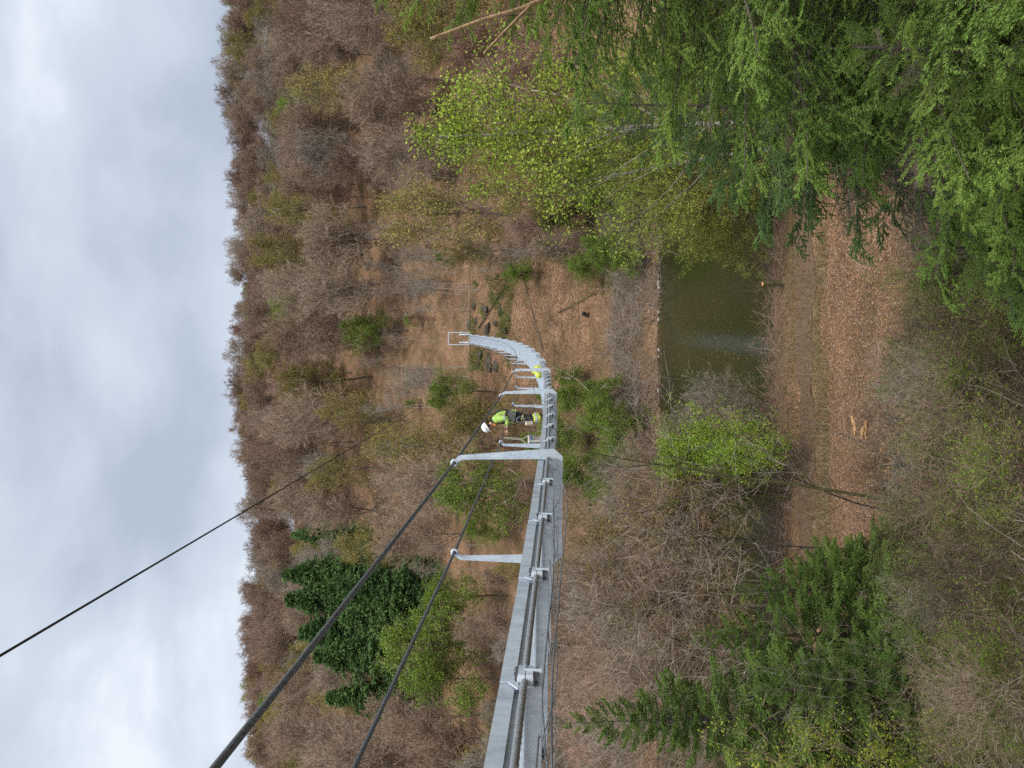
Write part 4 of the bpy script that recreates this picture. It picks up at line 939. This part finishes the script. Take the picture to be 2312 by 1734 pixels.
def brush(name, n, xa, ya, L, w, mat, label, seed, flat=.35, hmax=.5):
    rng = np.random.default_rng(seed); p = scatter(n, xa, ya, rng, .02)
    ym, yh = (ya[0] + ya[1]) / 2, (ya[1] - ya[0]) / 2
    p = p[np.abs(p[:, 1] - ym - .3 * yh * np.sin(p[:, 0] * .45)) / yh < np.clip(.66 + .55 * wob(p[:, 0] * 2.3, p[:, 0] * .7 + p[:, 1]) + rng.normal(size=len(p)) * .12, 0, .97)]; n = len(p)
    p[:, 2] += rng.uniform(0, hmax, n) ** 1.5
    d = rng.normal(size=(n, 3)) * [1, .8, flat]; d[:, 2] = np.abs(d[:, 2])
    P, R = grow(p, d, L * rng.uniform(.4, 1.4, n), w * rng.uniform(.5, 1.4, n), 4, .22, 0, rng, .4, .12)
    g = Geo(); g.tubes(P, R, 3)
    q = along(P, 3, rng); dd = np.repeat(unit(P[:, -1] - P[:, 0]), 3, 0)
    g.tri_slivers(q, unit(dd + rng.normal(size=q.shape) * .6) * (L * .3), np.full(len(q), w * 1.2))
    tag(g.build(name, M[mat]), label, 'brushwood', kind='stuff')
brush('brushwood', 6000, (-14, 24), (71.2, 86.5), 2.4, .022, 'twig_grey', 'grey cut brushwood piled along the far river bank', 81, .3, .9)
brush('brushwood', 1800, (-14, 24), (71.2, 75.0), 1.5, .018, 'twig_hill', 'brown twigs trailing along the far waterline', 88, .4, .5)
brush('brushwood', 3200, (-22, 24), (40.3, 45.0), 1.6, .012, 'twig_hill', 'tangled dry brushwood along the near waterline', 82, .5, .7)
brush('brushwood', 1500, (-14, 12), (13, 37), 1.0, .008, 'twig_hill', 'fallen twigs strewn over the near leaf slope', 83, .15, .1)
brush('brushwood', 1800, (-6, 26), (82, 123), 2.4, .02, 'twig_dark', 'fallen branches strewn over the far cleared slope', 84, .2, .2)
brush('brushwood', 1800, (-35, 55), (126.5, 152), 2.6, .022, 'twig_hill', 'dead branches lying on the slope behind the far portal', 86, .5, .5)
brush('brushwood', 3200, (-46, -7), (74, 100), 1.8, .018, 'twig_grey', 'grey undergrowth twigs on the far bank under the near part of the bridge', 87, 1.0, .6)
brush('brushwood', 2600, (-9, 2.6), (6.5, 15), .9, .006, 'twig_grey', 'tangle of dead stalks low on the near slope', 85, .9, .3)
def grass(name, n, spots, L, mat, label, seed):
    rng = np.random.default_rng(seed); g = Geo()
    for (xa, ya) in spots:
        p = scatter(n, xa, ya, rng, 0); m = wob(p[:, 0] * 3.1, p[:, 1] * 3.3) > -.05; p = p[m]
        g.tri_slivers(p, unit(rng.normal(size=p.shape) * .45 + [0, 0, 1]) * (L * rng.uniform(.5, 1.3, (len(p), 1))), np.full(len(p), L * .06))
    tag(g.build(name, M[mat]), label, 'grass', kind='stuff')
grass('dry_grass', 5000, (((-20, 20), (39.9, 43)), ((-14, 12), (34, 37.3)), ((-9, 3), (7, 15)), ((-14, 12), (36.8, 40.2))), .4, 'dry_grass', 'dry straw coloured grass beside the near track', 91)
grass('mossy_grass', 9000, (((-10, 3.5), (5.5, 13)),), .3, 'green_grass', 'mossy green grass between the shrubs of the near slope', 93)
grass('green_grass', 6000, (((-30, -2), (74, 90)), ((-46, -12), (76, 98)), ((10, 34), (74, 90)), ((2, 16), (108, 121))), .9, 'green_grass', 'green undergrowth at the foot of the far slope', 92)

rng = np.random.default_rng(95); c = np.stack([rng.uniform(-16, 22, 1500), 44.5 + 27.5 * rng.uniform(size=1500) ** 1.2, np.full(1500, .012)], -1)
c = c[rng.uniform(size=len(c)) < np.clip(.45 + wob(c[:, 0] * 1.7, c[:, 1] * .6), .05, 1)]; g = Geo()
a_ = rng.uniform(0, 6.28, len(c)); ca = np.stack([np.cos(a_), np.sin(a_), 0 * a_], -1) * .075; cb = np.stack([-np.sin(a_), np.cos(a_), 0 * a_], -1) * .04
g.add(np.stack([c - ca, c + cb, c + ca, c - cb], 1).reshape(-1, 3), q=np.arange(4 * len(c)).reshape(-1, 4)); tag(g.build('floating_leaves', M['litter_leaf']), 'leaves drifting on the dark river water', 'leaves', kind='stuff')

# ------------------------------------------------------------------ rocks, stones, logs
rk = random.Random(3)
rocks = [Geo().rock(20 + k).mesh('boulder') for k in range(4)]
for m_ in rocks: m_.materials.append(M['rock'])
for a, b, s in ((1085, 800, .9), (1105, 815, 1.1), (1120, 830, .9), (1080, 825, .7), (1070, 690, .8), (1095, 700, .9), (1120, 730, .7), (1075, 725, .8), (1140, 745, .7), (1100, 745, .9), (1130, 700, .6), (1060, 735, .6), (1150, 720, .5)):
    p = spot(a, b, 0, 84, 125)
    o = put('boulder', rk.choice(rocks), None, (p[0], p[1], p[2] - s * .1), rk.uniform(0, 6), (s * rk.uniform(.9, 1.6), s * rk.uniform(.8, 1.2), s * rk.uniform(.6, 1.0))); tag(o, 'dark boulder on the slope beside the far end of the bridge', 'boulder', 'dark boulders below the far portal')
st = [Geo().rock(40 + k, (1.3, .8, .5), 2, 12).mesh('stone') for k in range(3)]
for m_ in st: m_.materials.append(M['stone'])
for a, b, s in ((1492, 625, .22), (1500, 640, .42), (1488, 650, .25), (1505, 652, .25), (1500, 668, .22), (1500, 705, .32), (1501, 722, .28), (1500, 790, .25), (1497, 805, .22), (1484, 882, .3), (1495, 945, .3)):
    p = at(a, b, 72.9); p[2] = .06
    o = put('stone', rk.choice(st), None, tuple(p), rk.uniform(0, 6), s * .85); tag(o, 'pale stone at the waterline of the far bank', 'stone', 'pale stones at the far waterline')
def log(name, p0, p1, r, mat, label, cat='log', end='wood_cut'):
    p0, p1 = np.array(p0, float), np.array(p1, float); o = tag(empty(name, p0), label, cat)
    n = 6; P = np.array([(p1 - p0) * t for t in np.linspace(0, 1, n)]); P[1:-1] += RNG.normal(size=(n - 2, 3)) * r * .3
    Geo().tubes(P, np.linspace(r, r * .75, n), 9).build('log_bark', M[mat], o, smooth=True)
    d = unit(p1 - p0)
    for q, rr_, sg in ((P[0], r, -1), (P[-1], r * .75, 1)):
        Geo().tubes(np.array([q - d * .01, q + d * .01 * sg + d * .004 * sg]), np.array([rr_ * .97, rr_ * .97]), 9, caps=True).build('cut_face', M[end], o)
    return o
g0 = lambda a, b, h=0.0, y0=3, y1=200: spot(a, b, h, y0, y1) + np.array([0, 0, h])
log('broken_trunk', g0(1770, 641, 0, 20), at(1722, 641, 42.2), .17, 'bark_moss', 'broken tree trunk sticking out over the water from the near bank')
log('cut_log', g0(2240, 1195, .15), g0(2282, 1222, .15), .11, 'wood_red', 'short red barked log with a fresh cut face in the shrubs')
log('red_log', g0(2195, 705, .12), g0(2272, 668, .12), .10, 'wood_red', 'red barked log lying under the small pale spruce')
log('pole_log', g0(1178, 612, .2, 80), g0(1225, 790, .2, 80), .07, 'bark', 'long thin pole lying across the far cleared slope')
log('pole_log', g0(1080, 740, .3, 80), g0(1135, 655, .3, 80), .10, 'bark_dark', 'dark fallen trunk beside the boulders near the portal')
log('pole_log', g0(1260, 705, .2, 80), g0(1345, 660, .3, 80), .07, 'bark_moss', 'yellowish fallen branch on the far clearing above the track')
log('pole_log', g0(1330, 905, .2, 75), g0(1450, 872, .3, 74), .13, 'bark', 'grey fallen trunk lying among green shrubs at the far bank')
log('tree_stump', g0(1330, 710, 0, 80), g0(1330, 710, 0, 80) + np.array([.1, 0, .8]), .28, 'bark_dark', 'dark tree stump with a pale top above the far track', 'stump')
log('leaning_log', at(1680, 1043, 42.0) * [1, 1, 0] + [0, 0, 1.0], at(1535, 1012, 42.6), .16, 'bark_pale', 'pale leaning log among green leaves at the near waterline')
for k, (a, b, c, d) in enumerate(((1925, 940, 1932, 985), (1958, 950, 1950, 990), (1992, 1003, 2000, 1030), (2003, 1055, 2010, 1085), (2012, 1035, 2018, 1060))):
    p0, p1 = g0(a, b, .08), g0(c, d, .08); o = tag(empty('split_log', p0), 'splintered orange piece of fresh split wood on the leaf slope', 'wood', 'splintered fresh wood on the leaf slope')
    v = p1 - p0; gg = Geo(); rg = np.random.default_rng(k)
    for q in range(5): gg.tubes(np.array([v * .1 * q + rg.normal(size=3) * .04, v * (.5 + .1 * q) + rg.normal(size=3) * .05]), np.array([.06, .035]) * rg.uniform(.6, 1.3), 4, caps=True)
    gg.build('splinters', M['wood_cut'], o)
# safety fence on the path beside the portal
fx0, fx1 = px + 1.3, px + 8.5
fen = tag(empty('safety_fence', (fx0, 122.3, float(ground(fx0, 122.3)))), 'low grey rail fence along the path beside the far portal', 'fence')
zf = float(ground(fx0, 122.3))
for k in range(6):
    x = k * (fx1 - fx0) / 5; Geo().box((x, 0, .62), (.05, .05, 1.2)).build('post', M['bark'], fen)
for z in (.35, .8, 1.2): Geo().box(((fx1 - fx0) / 2, -.045, z), (fx1 - fx0, .025, .03)).build('rail', M['rope'], fen)
